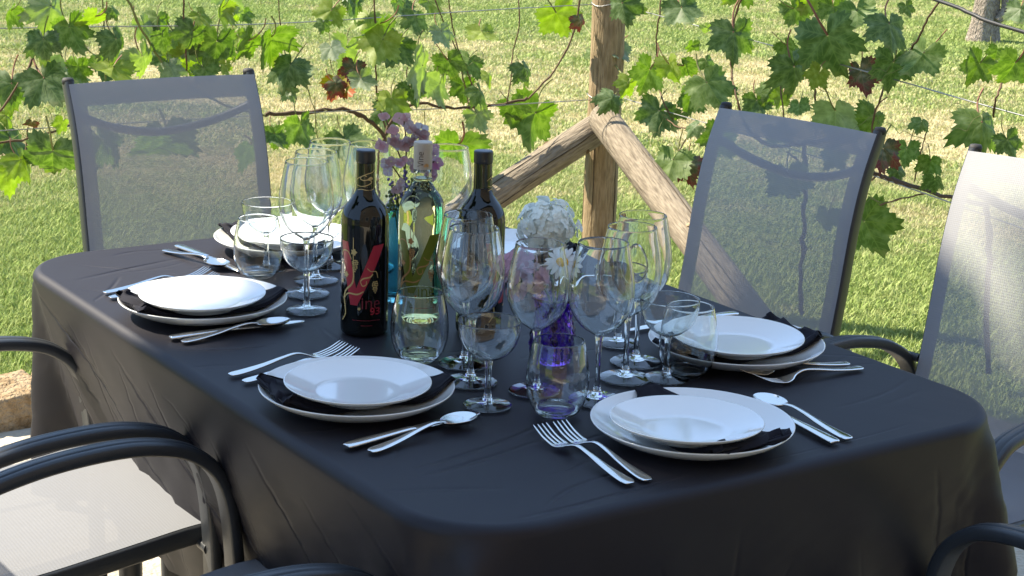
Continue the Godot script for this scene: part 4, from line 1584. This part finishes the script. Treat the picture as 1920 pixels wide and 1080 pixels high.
	for q in [V(-0.024, 0.899, 0.278), V(0.03, 0.885, 0.262)]:
		var lf := part("leaf", leaf_meshes[0], mats.leaf_g, pk, Transform3D(facing(V(-0.5, 0.3, 0.8).normalized(), rf(0, 3), 0.034).rotated(V(-0.5, 0.3, 0.8).normalized(), 0.4), q - pb))
	# faded mauve hydrangea and lavender in the blue vase
	var mv := thing("mauve_hydrangea", "tall faded mauve hydrangea sprays rising behind the wine bottles", "flower", V(0.002, TOP + 0.02, -0.190))
	var mb := mv.position
	var spots := [[-0.018, 1.057, -0.156, 0.026, 0], [-0.036, 1.036, -0.161, 0.024, 0], [-0.007, 1.041, -0.143, 0.025, 1], [0.003, 1.036, -0.134, 0.030, 1], [-0.034, 1.026, -0.157, 0.026, 1], [-0.023, 1.015, -0.146, 0.024, 1], [-0.052, 1.013, -0.165, 0.022, 0], [-0.045, 0.983, -0.151, 0.030, 1],
		[0.010, 0.970, -0.109, 0.030, 2], [0.016, 0.996, -0.113, 0.026, 2], [-0.039, 0.956, -0.138, 0.024, 1], [0.006, 1.027, -0.130, 0.022, 0], [-0.043, 1.062, -0.174, 0.020, 0], [-0.012, 1.027, -0.142, 0.025, 1], [0.018, 1.013, -0.117, 0.020, 2], [-0.012, 0.985, -0.14, 0.025, 1], [-0.028, 0.992, -0.145, 0.024, 0], [0.012, 0.984, -0.112, 0.026, 2]]
	for q in spots:
		var p := V(q[0], q[1], q[2])
		for e in 3:
			part("floret", mats._florets[rng.randi() % 4], [mats.petal_pink, mats.petal_mauve, mats.petal_wine][q[4]], mv, Transform3D(facing(V(rf(-0.9, 0.3), rf(-0.2, 0.8), rf(0.2, 1.0)).normalized(), rf(0, 6), q[3] * rf(0.55, 0.9)), p - mb + V(rf(-1, 1), rf(-1, 1), rf(-1, 1)) * 0.008))
	for l in [[V(0, 0, 0), V(0.0, 0.15, 0.0), V(-0.012, 0.24, 0.03), V(-0.02, 0.29, 0.034)], [V(-0.008, 0.205, 0.02), V(-0.03, 0.245, 0.03), V(-0.046, 0.293, 0.02)], [V(0.004, 0, 0.004), V(0.004, 0.14, 0.02), V(0.01, 0.20, 0.06), V(0.012, 0.23, 0.078)], [V(0, 0.17, 0.01), V(-0.03, 0.20, 0.04), V(-0.045, 0.22, 0.04)], [V(-0.012, 0.24, 0.03), V(0.0, 0.26, 0.05), V(0.004, 0.27, 0.056)]]:
		var lg := Geo.new()
		lg.tube(smooth_line(l, 5), [0.0013], 5)
		part("stem", lg.mesh(), mats.cane, mv)
	var lv := thing("lavender", "small sprigs of lavender and greenery at the mouth of the blue vase", "flower", V(0.002, TOP + 0.05, -0.190))
	for k2 in 7:
		var e := V(rf(-0.055, 0.02), rf(0.135, 0.20), rf(0.0, 0.06))
		var lg := Geo.new()
		lg.tube(smooth_line([V(0, 0, 0), e * 0.55 + V(0, 0.03, 0), e], 5), [0.0009], 5)
		part("stem", lg.mesh(), mats.stem_green, lv)
		for m2 in 9:
			var bud := Geo.new()
			bud.lathe([P2(0, 0.004), P2(0.0022, 0.002), P2(0.0026, -0.001), P2(0, -0.004)], 7)
			part("bud", bud.mesh(), mats.lavender if k2 % 2 else mats.stem_green, lv, Transform3D(Basis(V(rf(-1, 1), 0.2, rf(-1, 1)).normalized(), 0.8), e - e.normalized() * 0.005 * m2 + V(rf(-1, 1), rf(-0.3, 0.3), rf(-1, 1)) * 0.0045))

# ---------------------------------------------------------------- everything
const CAM_AT := Vector3(-1.462, 1.525, 2.29)

func _ready() -> void:
	rng.seed = 20
	var cam := Camera3D.new()
	cam.name = "camera"
	cam.fov = 18.684
	cam.near = 0.05
	cam.far = 600.0
	cam.transform = Transform3D(Basis(V(0.8303392, 0.03154773, 0.55636459), V(0.11627725, 0.96661132, -0.22834658), V(-0.54499213, 0.25429766, 0.79894698)).orthonormalized(), CAM_AT)
	var lens := CameraAttributesPhysical.new()      # a phone's small aperture, focused on the glasses
	lens.frustum_focal_length = 72.94
	lens.frustum_focus_distance = 2.62
	lens.frustum_near = 0.05
	lens.frustum_far = 600.0
	lens.exposure_aperture = 42.0
	cam.attributes = lens
	cam.fov = 18.684
	add_child(cam)
	var sky := ProceduralSkyMaterial.new()
	sky.sky_top_color = Color(0.62, 0.75, 0.93)
	sky.sky_horizon_color = Color(0.62, 0.76, 0.95)
	sky.sky_curve = 0.2
	sky.ground_bottom_color = Color(0.30, 0.33, 0.20)
	sky.ground_horizon_color = Color(0.45, 0.50, 0.38)
	sky.sky_energy_multiplier = 0.8
	var env := Environment.new()
	env.background_mode = Environment.BG_SKY
	env.sky = Sky.new()
	env.sky.sky_material = sky
	env.tonemap_mode = Environment.TONE_MAPPER_LINEAR
	env.tonemap_exposure = 2.8
	env.sdfgi_enabled = true
	env.ssao_enabled = true
	env.ssil_enabled = true
	var we := WorldEnvironment.new()
	we.name = "world"
	we.environment = env
	add_child(we)
	var sun := DirectionalLight3D.new()
	sun.name = "sun"
	sun.light_energy = 1.6
	sun.light_color = Color(1.0, 0.95, 0.86)
	sun.light_angular_distance = 0.53
	sun.shadow_enabled = true
	sun.basis = Basis.looking_at(-SUN, Vector3.UP)
	add_child(sun)

	make_materials()
	mats.bark_cane = mat(lin(0.085, 0.055, 0.032), 0.9)
	mats._patch = FastNoiseLite.new()
	mats._patch.seed = 33
	mats._patch.frequency = 0.045
	mats._sprig = sprig_mesh()
	mats._petiole = petiole_mesh()
	mats._florets = [floret_mesh(1), floret_mesh(2), floret_mesh(3), floret_mesh(4)]
	for k in 14: leaf_meshes.append(leaf_mesh(100 + k))

	build_ground()
	build_trees()
	build_house()
	build_trellis()
	build_vines()
	build_table()
	var c := make_chair("patio chair at the far end, grass and vine leaves showing through its sling", 0.008)
	c.position = V(0.056, 0, -0.953)
	c.rotation.y = PI
	dup(c, "sunlit patio chair at the back left place, its pale seat in the sun", V(-0.628, 0, -0.29), -PI / 2)
	dup(c, "patio chair at the front left place, its shaded seat cut by the bottom edge", V(-0.642, 0, 0.326), -PI / 2).scale = V(1, 1.018, 1)
	var c2 := make_chair("grey patio chair at the back right place, fence rail showing through its sling", -0.034)
	c2.position = V(0.688, 0, -0.295)
	c2.rotation.y = PI / 2 + 0.196
	c2.scale = V(0.92, 0.99, 1)
	var c3 := make_chair("brightly sunlit pale patio chair at the right edge", -0.010, 0.10)
	c3.position = V(0.796, 0, 0.316)
	c3.rotation.y = PI / 2 + 0.196
	c3.scale = V(0.95, 0.99, 1)
	dup(c, "patio chair at the near end of the table, one dark arm showing bottom right", V(0.045, 0, 0.975), 0.0)
	lay_table()
	var dl := part("dry_leaf", leaf_meshes[3], mats.dry_leaf)
	dl.transform = Transform3D(facing(V(-0.3, 0.6, 0.7).normalized(), 0.5, 0.07), V(-0.035, 0.035, -1.872))
	tag(dl, "curled brown dry leaf on the paving against the edging stones", "leaf")

func build_trellis() -> void:
	round_log("trellis_post", "round wooden corner post of the vine trellis, lit along its left side", V(1.925, -0.05, -2.18), V(1.925, 1.5, -2.18), 0.0545, mats.post_wood, "post", 3)
	round_log("brace_log", "round wooden brace sloping down to the left of the corner post", V(1.865, 0.612, -2.125), V(1.02, 0.205, -2.13), 0.049, mats.log_wood, "log", 4)
	round_log("brace_log", "round wooden brace sloping down to the right of the corner post, behind the grey chair", V(1.842, 0.655, -2.085), V(1.43, 0.10, -0.46), 0.049, mats.log_wood, "log", 5)
	var a := 0.0016
	wire("upper wire of the left trellis, running to the corner post", [V(-1.6, 1.0, -2.19), V(-0.024, 0.984, -2.19), V(0.732, 0.970, -2.19), V(1.444, 0.986, -2.19), V(1.885, 0.993, -2.19)], a, mats.wire)
	wire("lower wire of the left trellis, beside the vine's woody arm", [V(-1.6, 0.73, -2.19), V(0.764, 0.712, -2.19), V(1.262, 0.696, -2.19), V(1.885, 0.689, -2.19)], a, mats.wire)
	wire("upper wire of the right trellis, sloping down across the lawn to the right edge", [V(1.90, 1.0, -2.12), V(1.679, 0.993, -1.133), V(1.544, 0.986, -0.548), V(1.44, 0.980, -0.101), V(1.2, 0.98, 0.93)], a, mats.wire)
	wire("lower wire of the right trellis, passing behind the grey chair", [V(1.90, 0.718, -2.12), V(1.852, 0.719, -1.879), V(1.561, 0.749, -0.623), V(1.2, 0.74, 0.93)], a, mats.wire)
	wire("black irrigation hose crossing in front of the tree trunk, top right", [V(1.70, 1.25, -1.22), V(1.519, 1.184, -0.444), V(1.489, 1.168, -0.314), V(1.446, 1.150, -0.129), V(1.2, 1.10, 0.9)], 0.0042, mats.hose, "hose", "hose", "")
	for w in [[V(1.925, 0.993, -2.18), 0.057], [V(1.925, 0.702, -2.18), 0.057]]:
		var g := Geo.new()
		var pts := []
		for j in 25: pts.append(w[0] + V(cos(TAU * j / 24) * w[1], 0.004 * sin(j), sin(TAU * j / 24) * w[1]))
		g.tube(pts, [0.0016], 5)
		tag(part("tie_wire", g.mesh(), mats.wire), "loop of wire tied round the corner post %s" % ("at the top of the picture" if w[0].y > 0.8 else "just above the two braces"), "wire")

func build_vines() -> void:
	# grape vine 1
	vn = vine_root(1)
	cane(vn, 0.0060, [V(-0.069,0.688,-2.179), V(0.018,0.692,-2.185), V(0.089,0.705,-2.181), V(0.150,0.716,-2.209), V(0.230,0.728,-2.204)])
	cane(vn, 0.0060, [V(0.116,1.025,-2.192), V(0.097,0.978,-2.184), V(0.073,0.921,-2.201), V(0.031,0.863,-2.183), V(-0.035,0.769,-2.185)])
	cane(vn, 0.0040, [V(0.257,1.075,-2.208), V(0.256,0.993,-2.191), V(0.259,0.914,-2.201), V(0.262,0.834,-2.208)])
	cane(vn, 0.0030, [V(0.065,0.921,-2.205), V(0.104,0.949,-2.197), V(0.144,0.900,-2.203)])
	cane(vn, 0.0040, [V(0.042,0.722,-2.202), V(0.040,0.683,-2.209), V(0.024,0.637,-2.191)])
	leaf(vn, -0.006,1.025,-2.165, 0.061, "g")
	leaf(vn, 0.094,1.031,-2.142, 0.103, "p")
	leaf(vn, 0.204,1.008,-2.131, 0.084, "y")
	leaf(vn, 0.248,1.030,-2.102, 0.039, "g")
	leaf(vn, 0.305,0.868,-2.287, 0.099, "d")
	leaf(vn, 0.173,0.856,-2.258, 0.086, "p")
	leaf(vn, 0.073,0.847,-2.131, 0.118, "d")
	leaf(vn, 0.023,0.818,-2.262, 0.092, "d")
	leaf(vn, 0.174,0.872,-2.167, 0.063, "g")
	leaf(vn, 0.076,0.814,-2.265, 0.050, "y")
	leaf(vn, 0.015,0.736,-2.290, 0.054, "y")
	leaf(vn, 0.103,0.738,-2.116, 0.042, "y")
	leaf(vn, 0.010,0.678,-2.248, 0.106, "d")
	leaf(vn, 0.065,0.722,-2.247, 0.031, "r")
	leaf(vn, 0.068,0.664,-2.094, 0.122, "d")
	leaf(vn, -0.005,0.645,-2.116, 0.072, "y")
	leaf(vn, -0.002,0.589,-2.232, 0.092, "y")
	leaf(vn, 0.220,0.681,-2.111, 0.092, "d")
	# grape vine 2
	vn = vine_root(2)
	cane(vn, 0.0120, [V(0.718,0.715,-2.181), V(0.833,0.710,-2.191), V(0.976,0.712,-2.198), V(1.063,0.676,-2.194), V(1.128,0.610,-2.204), V(1.113,0.495,-2.195)])
	cane(vn, 0.0120, [V(1.099,0.500,-2.170), V(1.104,0.427,-2.172), V(1.107,0.276,-2.185), V(1.117,0.055,-2.190)])
	cane(vn, 0.0090, [V(1.119,0.612,-2.196), V(1.152,0.668,-2.206), V(1.175,0.697,-2.199), V(1.236,0.718,-2.179), V(1.348,0.696,-2.175), V(1.516,0.693,-2.196), V(1.624,0.709,-2.179)])
	cane(vn, 0.0060, [V(1.624,0.709,-2.179), V(1.724,0.795,-2.182), V(1.792,0.909,-2.183), V(1.813,1.042,-2.180)])
	cane(vn, 0.0050, [V(1.076,1.073,-2.195), V(1.076,0.936,-2.182), V(1.089,0.824,-2.199), V(1.093,0.730,-2.191), V(1.113,0.651,-2.179)])
	cane(vn, 0.0040, [V(1.320,1.053,-2.182), V(1.352,0.940,-2.198), V(1.364,0.862,-2.172), V(1.408,0.786,-2.184), V(1.445,0.700,-2.187)])
	cane(vn, 0.0040, [V(1.595,1.044,-2.210), V(1.587,0.933,-2.188), V(1.576,0.858,-2.200), V(1.560,0.770,-2.183), V(1.553,0.700,-2.191)])
	cane(vn, 0.0040, [V(1.275,1.023,-2.177), V(1.324,0.934,-2.184), V(1.360,0.862,-2.178), V(1.393,0.777,-2.196), V(1.411,0.696,-2.184)])
	cane(vn, 0.0070, [V(0.314,1.063,-2.180), V(0.350,0.978,-2.177), V(0.402,0.901,-2.196), V(0.436,0.851,-2.176), V(0.513,0.796,-2.175), V(0.612,0.744,-2.182), V(0.713,0.717,-2.171)])
	cane(vn, 0.0050, [V(0.474,1.074,-2.172), V(0.482,0.956,-2.189), V(0.487,0.883,-2.189), V(0.497,0.800,-2.203)])
	cane(vn, 0.0030, [V(0.762,1.052,-2.177), V(0.768,0.948,-2.173), V(0.812,0.777,-2.191)])
	cane(vn, 0.0030, [V(0.880,0.759,-2.182), V(0.883,0.666,-2.181), V(0.897,0.602,-2.181)])
	cane(vn, 0.0030, [V(0.844,0.866,-2.203), V(0.861,0.761,-2.179), V(0.882,0.720,-2.187)])
	cane(vn, 0.0030, [V(1.249,0.690,-2.183), V(1.262,0.630,-2.193), V(1.265,0.604,-2.185)])
	leaf(vn, 0.514,1.001,-2.142, 0.058, "y")
	leaf(vn, 0.555,1.021,-2.106, 0.065, "y")
	leaf(vn, 0.711,0.986,-2.284, 0.042, "g")
	leaf(vn, 0.935,0.993,-2.197, 0.077, "y")
	leaf(vn, 0.860,0.972,-2.101, 0.037, "g")
	leaf(vn, 0.730,0.928,-2.160, 0.105, "g")
	leaf(vn, 0.761,0.854,-2.110, 0.097, "d")
	leaf(vn, 0.686,0.922,-2.267, 0.051, "y")
	leaf(vn, 0.580,0.915,-2.196, 0.111, "d")
	leaf(vn, 0.547,0.940,-2.241, 0.074, "g")
	leaf(vn, 0.416,0.938,-2.181, 0.065, "d")
	leaf(vn, 0.356,0.888,-2.175, 0.086, "p")
	leaf(vn, 0.451,0.875,-2.247, 0.081, "d")
	leaf(vn, 0.508,0.877,-2.234, 0.096, "y")
	leaf(vn, 0.568,0.868,-2.107, 0.050, "y")
	leaf(vn, 0.520,0.855,-2.137, 0.066, "g")
	leaf(vn, 0.793,0.685,-2.098, 0.083, "g")
	leaf(vn, 0.752,0.651,-2.182, 0.069, "d")
	leaf(vn, 0.814,0.835,-2.154, 0.068, "d")
	leaf(vn, 0.988,0.775,-2.249, 0.060, "r")
	leaf(vn, 0.891,0.902,-2.102, 0.060, "p")
	leaf(vn, 0.784,0.779,-2.152, 0.042, "p")
	leaf(vn, 0.376,0.684,-2.097, 0.137, "d")
	leaf(vn, 0.699,0.616,-2.230, 0.104, "d")
	leaf(vn, 1.026,1.006,-2.218, 0.085, "d")
	leaf(vn, 1.096,0.964,-2.257, 0.079, "y")
	leaf(vn, 1.021,0.874,-2.261, 0.094, "p")
	leaf(vn, 1.018,0.773,-2.277, 0.095, "a")
	leaf(vn, 1.031,0.823,-2.230, 0.060, "r")
	leaf(vn, 1.026,0.799,-2.169, 0.070, "p")
	leaf(vn, 1.329,1.003,-2.289, 0.068, "y")
	leaf(vn, 1.289,0.925,-2.154, 0.070, "p")
	leaf(vn, 1.475,0.913,-2.222, 0.074, "y")
	leaf(vn, 1.174,0.883,-2.228, 0.095, "d")
	leaf(vn, 1.203,0.823,-2.126, 0.132, "p")
	leaf(vn, 1.340,0.832,-2.194, 0.077, "d")
	leaf(vn, 1.430,0.828,-2.227, 0.082, "g")
	leaf(vn, 1.308,0.761,-2.194, 0.084, "p")
	leaf(vn, 1.183,0.762,-2.149, 0.071, "d")
	leaf(vn, 1.446,0.738,-2.279, 0.075, "g")
	leaf(vn, 1.394,0.750,-2.095, 0.067, "g")
	leaf(vn, 1.543,0.766,-2.285, 0.050, "y")
	leaf(vn, 1.584,0.806,-2.140, 0.069, "d")
	leaf(vn, 1.101,0.739,-2.121, 0.081, "y")
	leaf(vn, 1.185,0.670,-2.286, 0.094, "d")
	leaf(vn, 0.958,0.629,-2.132, 0.093, "d")
	leaf(vn, 1.387,0.565,-2.217, 0.145, "g")
	leaf(vn, 1.435,0.666,-2.174, 0.075, "p")
	leaf(vn, 1.723,0.627,-2.288, 0.140, "g")
	leaf(vn, 1.638,0.668,-2.281, 0.076, "d")
	leaf(vn, 1.778,0.953,-2.254, 0.101, "y")
	leaf(vn, 1.753,0.953,-2.099, 0.046, "r")
	leaf(vn, 0.794,0.630,-2.251, 0.065, "d")
	leaf(vn, 0.781,0.786,-2.139, 0.036, "p")
	# grape vine 3
	vn = vine_root(3)
	cane(vn, 0.0050, [V(1.844,1.074,-1.820), V(1.831,0.997,-1.808), V(1.835,0.932,-1.820), V(1.849,0.804,-1.819), V(1.802,0.754,-1.733), V(1.837,0.698,-1.723)])
	cane(vn, 0.0060, [V(1.727,1.122,-1.320), V(1.743,1.041,-1.368), V(1.738,0.973,-1.369), V(1.752,0.897,-1.378), V(1.706,0.839,-1.305), V(1.717,0.767,-1.274)])
	cane(vn, 0.0050, [V(1.995,0.908,-2.411), V(1.937,0.869,-2.265), V(1.943,0.826,-2.197), V(1.880,0.774,-2.004), V(1.861,0.737,-1.885), V(1.829,0.720,-1.792)])
	cane(vn, 0.0040, [V(1.793,0.708,-1.705), V(1.783,0.694,-1.637), V(1.789,0.698,-1.590), V(1.747,0.718,-1.479)])
	cane(vn, 0.0030, [V(1.785,0.691,-1.614), V(1.804,0.653,-1.646), V(1.819,0.603,-1.673)])
	cane(vn, 0.0120, [V(1.632,0.768,-0.947), V(1.630,0.674,-0.930), V(1.607,0.571,-0.900), V(1.604,0.461,-0.892), V(1.620,0.330,-0.897)])
	cane(vn, 0.0110, [V(1.719,0.767,-1.276), V(1.671,0.741,-1.164), V(1.693,0.731,-1.105), V(1.659,0.764,-0.978), V(1.604,0.802,-0.818), V(1.579,0.816,-0.720)])
	cane(vn, 0.0050, [V(1.676,0.726,-1.054), V(1.636,0.722,-0.970), V(1.617,0.689,-0.931), V(1.641,0.643,-0.945)])
	cane(vn, 0.0050, [V(1.635,0.934,-0.928), V(1.643,0.879,-0.930), V(1.637,0.815,-0.911), V(1.602,0.788,-0.881)])
	cane(vn, 0.0040, [V(1.681,0.990,-1.118), V(1.645,0.915,-1.066), V(1.640,0.823,-1.035), V(1.652,0.753,-1.030)])
	leaf(vn, 1.771,1.016,-1.908, 0.093, "d")
	leaf(vn, 1.677,1.047,-1.513, 0.092, "d")
	leaf(vn, 1.949,0.856,-2.156, 0.082, "p")
	leaf(vn, 1.989,0.811,-2.340, 0.053, "g")
	leaf(vn, 1.759,0.999,-1.499, 0.042, "p")
	leaf(vn, 1.654,1.002,-1.268, 0.111, "d")
	leaf(vn, 1.899,0.916,-1.731, 0.038, "g")
	leaf(vn, 1.779,0.833,-1.781, 0.098, "g")
	leaf(vn, 1.798,0.779,-1.905, 0.065, "y")
	leaf(vn, 1.714,0.877,-1.602, 0.076, "y")
	leaf(vn, 1.926,0.843,-1.785, 0.093, "d")
	leaf(vn, 1.633,0.862,-1.329, 0.116, "g")
	leaf(vn, 1.902,0.752,-1.730, 0.077, "g")
	leaf(vn, 1.810,0.892,-1.554, 0.040, "g")
	leaf(vn, 1.800,0.714,-1.749, 0.108, "d")
	leaf(vn, 1.788,0.726,-1.969, 0.075, "d")
	leaf(vn, 1.844,0.717,-1.701, 0.044, "d")
	leaf(vn, 1.656,0.735,-1.409, 0.050, "d")
	leaf(vn, 1.793,0.579,-1.664, 0.104, "g")
	leaf(vn, 1.836,0.567,-1.640, 0.085, "r")
	leaf(vn, 1.746,0.822,-1.258, 0.067, "d")
	leaf(vn, 1.771,0.850,-1.243, 0.058, "g")
	leaf(vn, 1.783,0.844,-1.207, 0.055, "y")
	leaf(vn, 1.753,1.080,-1.138, 0.090, "d")
	leaf(vn, 1.567,1.044,-0.816, 0.153, "d")
	leaf(vn, 1.518,0.967,-0.878, 0.110, "d")
	leaf(vn, 1.738,1.101,-0.988, 0.065, "g")
	leaf(vn, 1.637,1.003,-1.035, 0.063, "g")
	leaf(vn, 1.540,0.964,-0.820, 0.055, "y")
	leaf(vn, 1.618,0.862,-0.828, 0.108, "p")
	leaf(vn, 1.667,0.852,-1.011, 0.055, "g")
	leaf(vn, 1.515,0.699,-0.865, 0.095, "d")
	leaf(vn, 1.511,0.784,-0.720, 0.058, "d")
	leaf(vn, 1.478,0.640,-0.688, 0.062, "g")
	leaf(vn, 1.679,0.770,-1.088, 0.084, "d")
	leaf(vn, 1.746,0.696,-1.408, 0.093, "d")
	# grape vine 4
	vn = vine_root(4)
	cane(vn, 0.0100, [V(1.598,0.811,-0.739), V(1.540,0.767,-0.619), V(1.551,0.754,-0.579), V(1.535,0.756,-0.495), V(1.508,0.755,-0.364), V(1.436,0.777,-0.172)])
	cane(vn, 0.0050, [V(1.578,0.695,-0.695), V(1.581,0.719,-0.672), V(1.562,0.746,-0.624)])
	cane(vn, 0.0040, [V(1.574,0.679,-0.610), V(1.528,0.721,-0.501), V(1.516,0.749,-0.419)])
	cane(vn, 0.0050, [V(1.524,1.197,-0.426), V(1.510,1.142,-0.454), V(1.515,1.097,-0.481), V(1.563,1.060,-0.546), V(1.541,1.016,-0.541)])
	cane(vn, 0.0050, [V(1.571,0.978,-0.625), V(1.539,0.938,-0.606), V(1.552,0.887,-0.634), V(1.580,0.780,-0.660)])
	cane(vn, 0.0050, [V(1.467,1.077,-0.175), V(1.476,1.040,-0.197), V(1.437,1.006,-0.176), V(1.474,0.958,-0.210)])
	cane(vn, 0.0030, [V(1.511,0.905,-0.425), V(1.520,0.872,-0.441), V(1.514,0.822,-0.447), V(1.519,0.770,-0.458)])
	cane(vn, 0.0120, [V(1.449,0.774,-0.182), V(1.477,0.693,-0.192), V(1.440,0.576,-0.149), V(1.457,0.408,-0.139)])
	leaf(vn, 1.682,1.105,-0.845, 0.098, "g")
	leaf(vn, 1.430,1.119,-0.490, 0.093, "d")
	leaf(vn, 1.545,1.016,-0.581, 0.089, "d")
	leaf(vn, 1.553,1.048,-0.503, 0.090, "g")
	leaf(vn, 1.653,0.966,-0.785, 0.081, "r")
	leaf(vn, 1.687,0.850,-0.773, 0.082, "g")
	leaf(vn, 1.435,1.168,-0.450, 0.035, "g")
	leaf(vn, 1.600,1.040,-0.376, 0.076, "g")
	leaf(vn, 1.468,1.097,-0.214, 0.041, "g")
	leaf(vn, 1.365,1.089,-0.080, 0.080, "d")
	leaf(vn, 1.545,1.179,-0.227, 0.055, "d")
	leaf(vn, 1.411,0.944,-0.183, 0.110, "g")
	leaf(vn, 1.335,0.940,-0.047, 0.056, "d")
	leaf(vn, 1.488,0.912,-0.426, 0.041, "g")
	leaf(vn, 1.479,0.830,-0.526, 0.076, "r")
	leaf(vn, 1.636,0.806,-0.599, 0.066, "g")
	leaf(vn, 1.528,0.816,-0.424, 0.056, "g")
	leaf(vn, 1.631,0.753,-0.615, 0.046, "d")
	leaf(vn, 1.416,0.807,-0.304, 0.044, "d")
	leaf(vn, 1.619,0.606,-0.691, 0.124, "g")
	leaf(vn, 1.585,0.763,-0.684, 0.044, "d")
	# growth above and beside the picture
	for k in 56:
		var left := k < 34
		var u := rf(0.0, 1.0)
		var p := V(lerpf(-1.6, 1.8, u), rf(1.05, 1.45), -2.19 + rf(-0.12, 0.12)) if left else V(lerpf(1.86, 1.25, u) + rf(-0.1, 0.1), rf(1.1, 1.5), lerpf(-1.9, 0.75, u))
		if left and p.x > 1.2: continue
		if left and u < 0.3: p.y = rf(0.5, 1.4)
		if not left and p.y > 0.98 and p.z > -0.62: continue
		leaf(get_node("grape_vine" + ("" if left and p.x < 0.4 else "2" if left else "3" if u < 0.5 else "4")), p.x, p.y, p.z, rf(0.06, 0.12), ["g", "d", "y", "p"][k % 4])
	# the leafier top of the rows
	for k in 20:
		var left := k < 30
		var u := rf(0.0, 1.0)
		var p := V(lerpf(-0.1, 1.25, u), rf(0.86, 1.06), -2.19 + rf(-0.14, 0.12)) if left else V(lerpf(1.84, 1.40, u) + rf(-0.06, 0.12), rf(0.80, 1.08), lerpf(-1.75, -0.05, u))
		if not left and p.y > 0.98 and p.z > -0.62: continue
		leaf(get_node("grape_vine" + ("" if left and p.x < 0.4 else "2" if left else "3" if u < 0.55 else "4")), p.x, p.y, p.z, rf(0.045, 0.105), ["g", "d", "y", "p", "d"][k % 5])
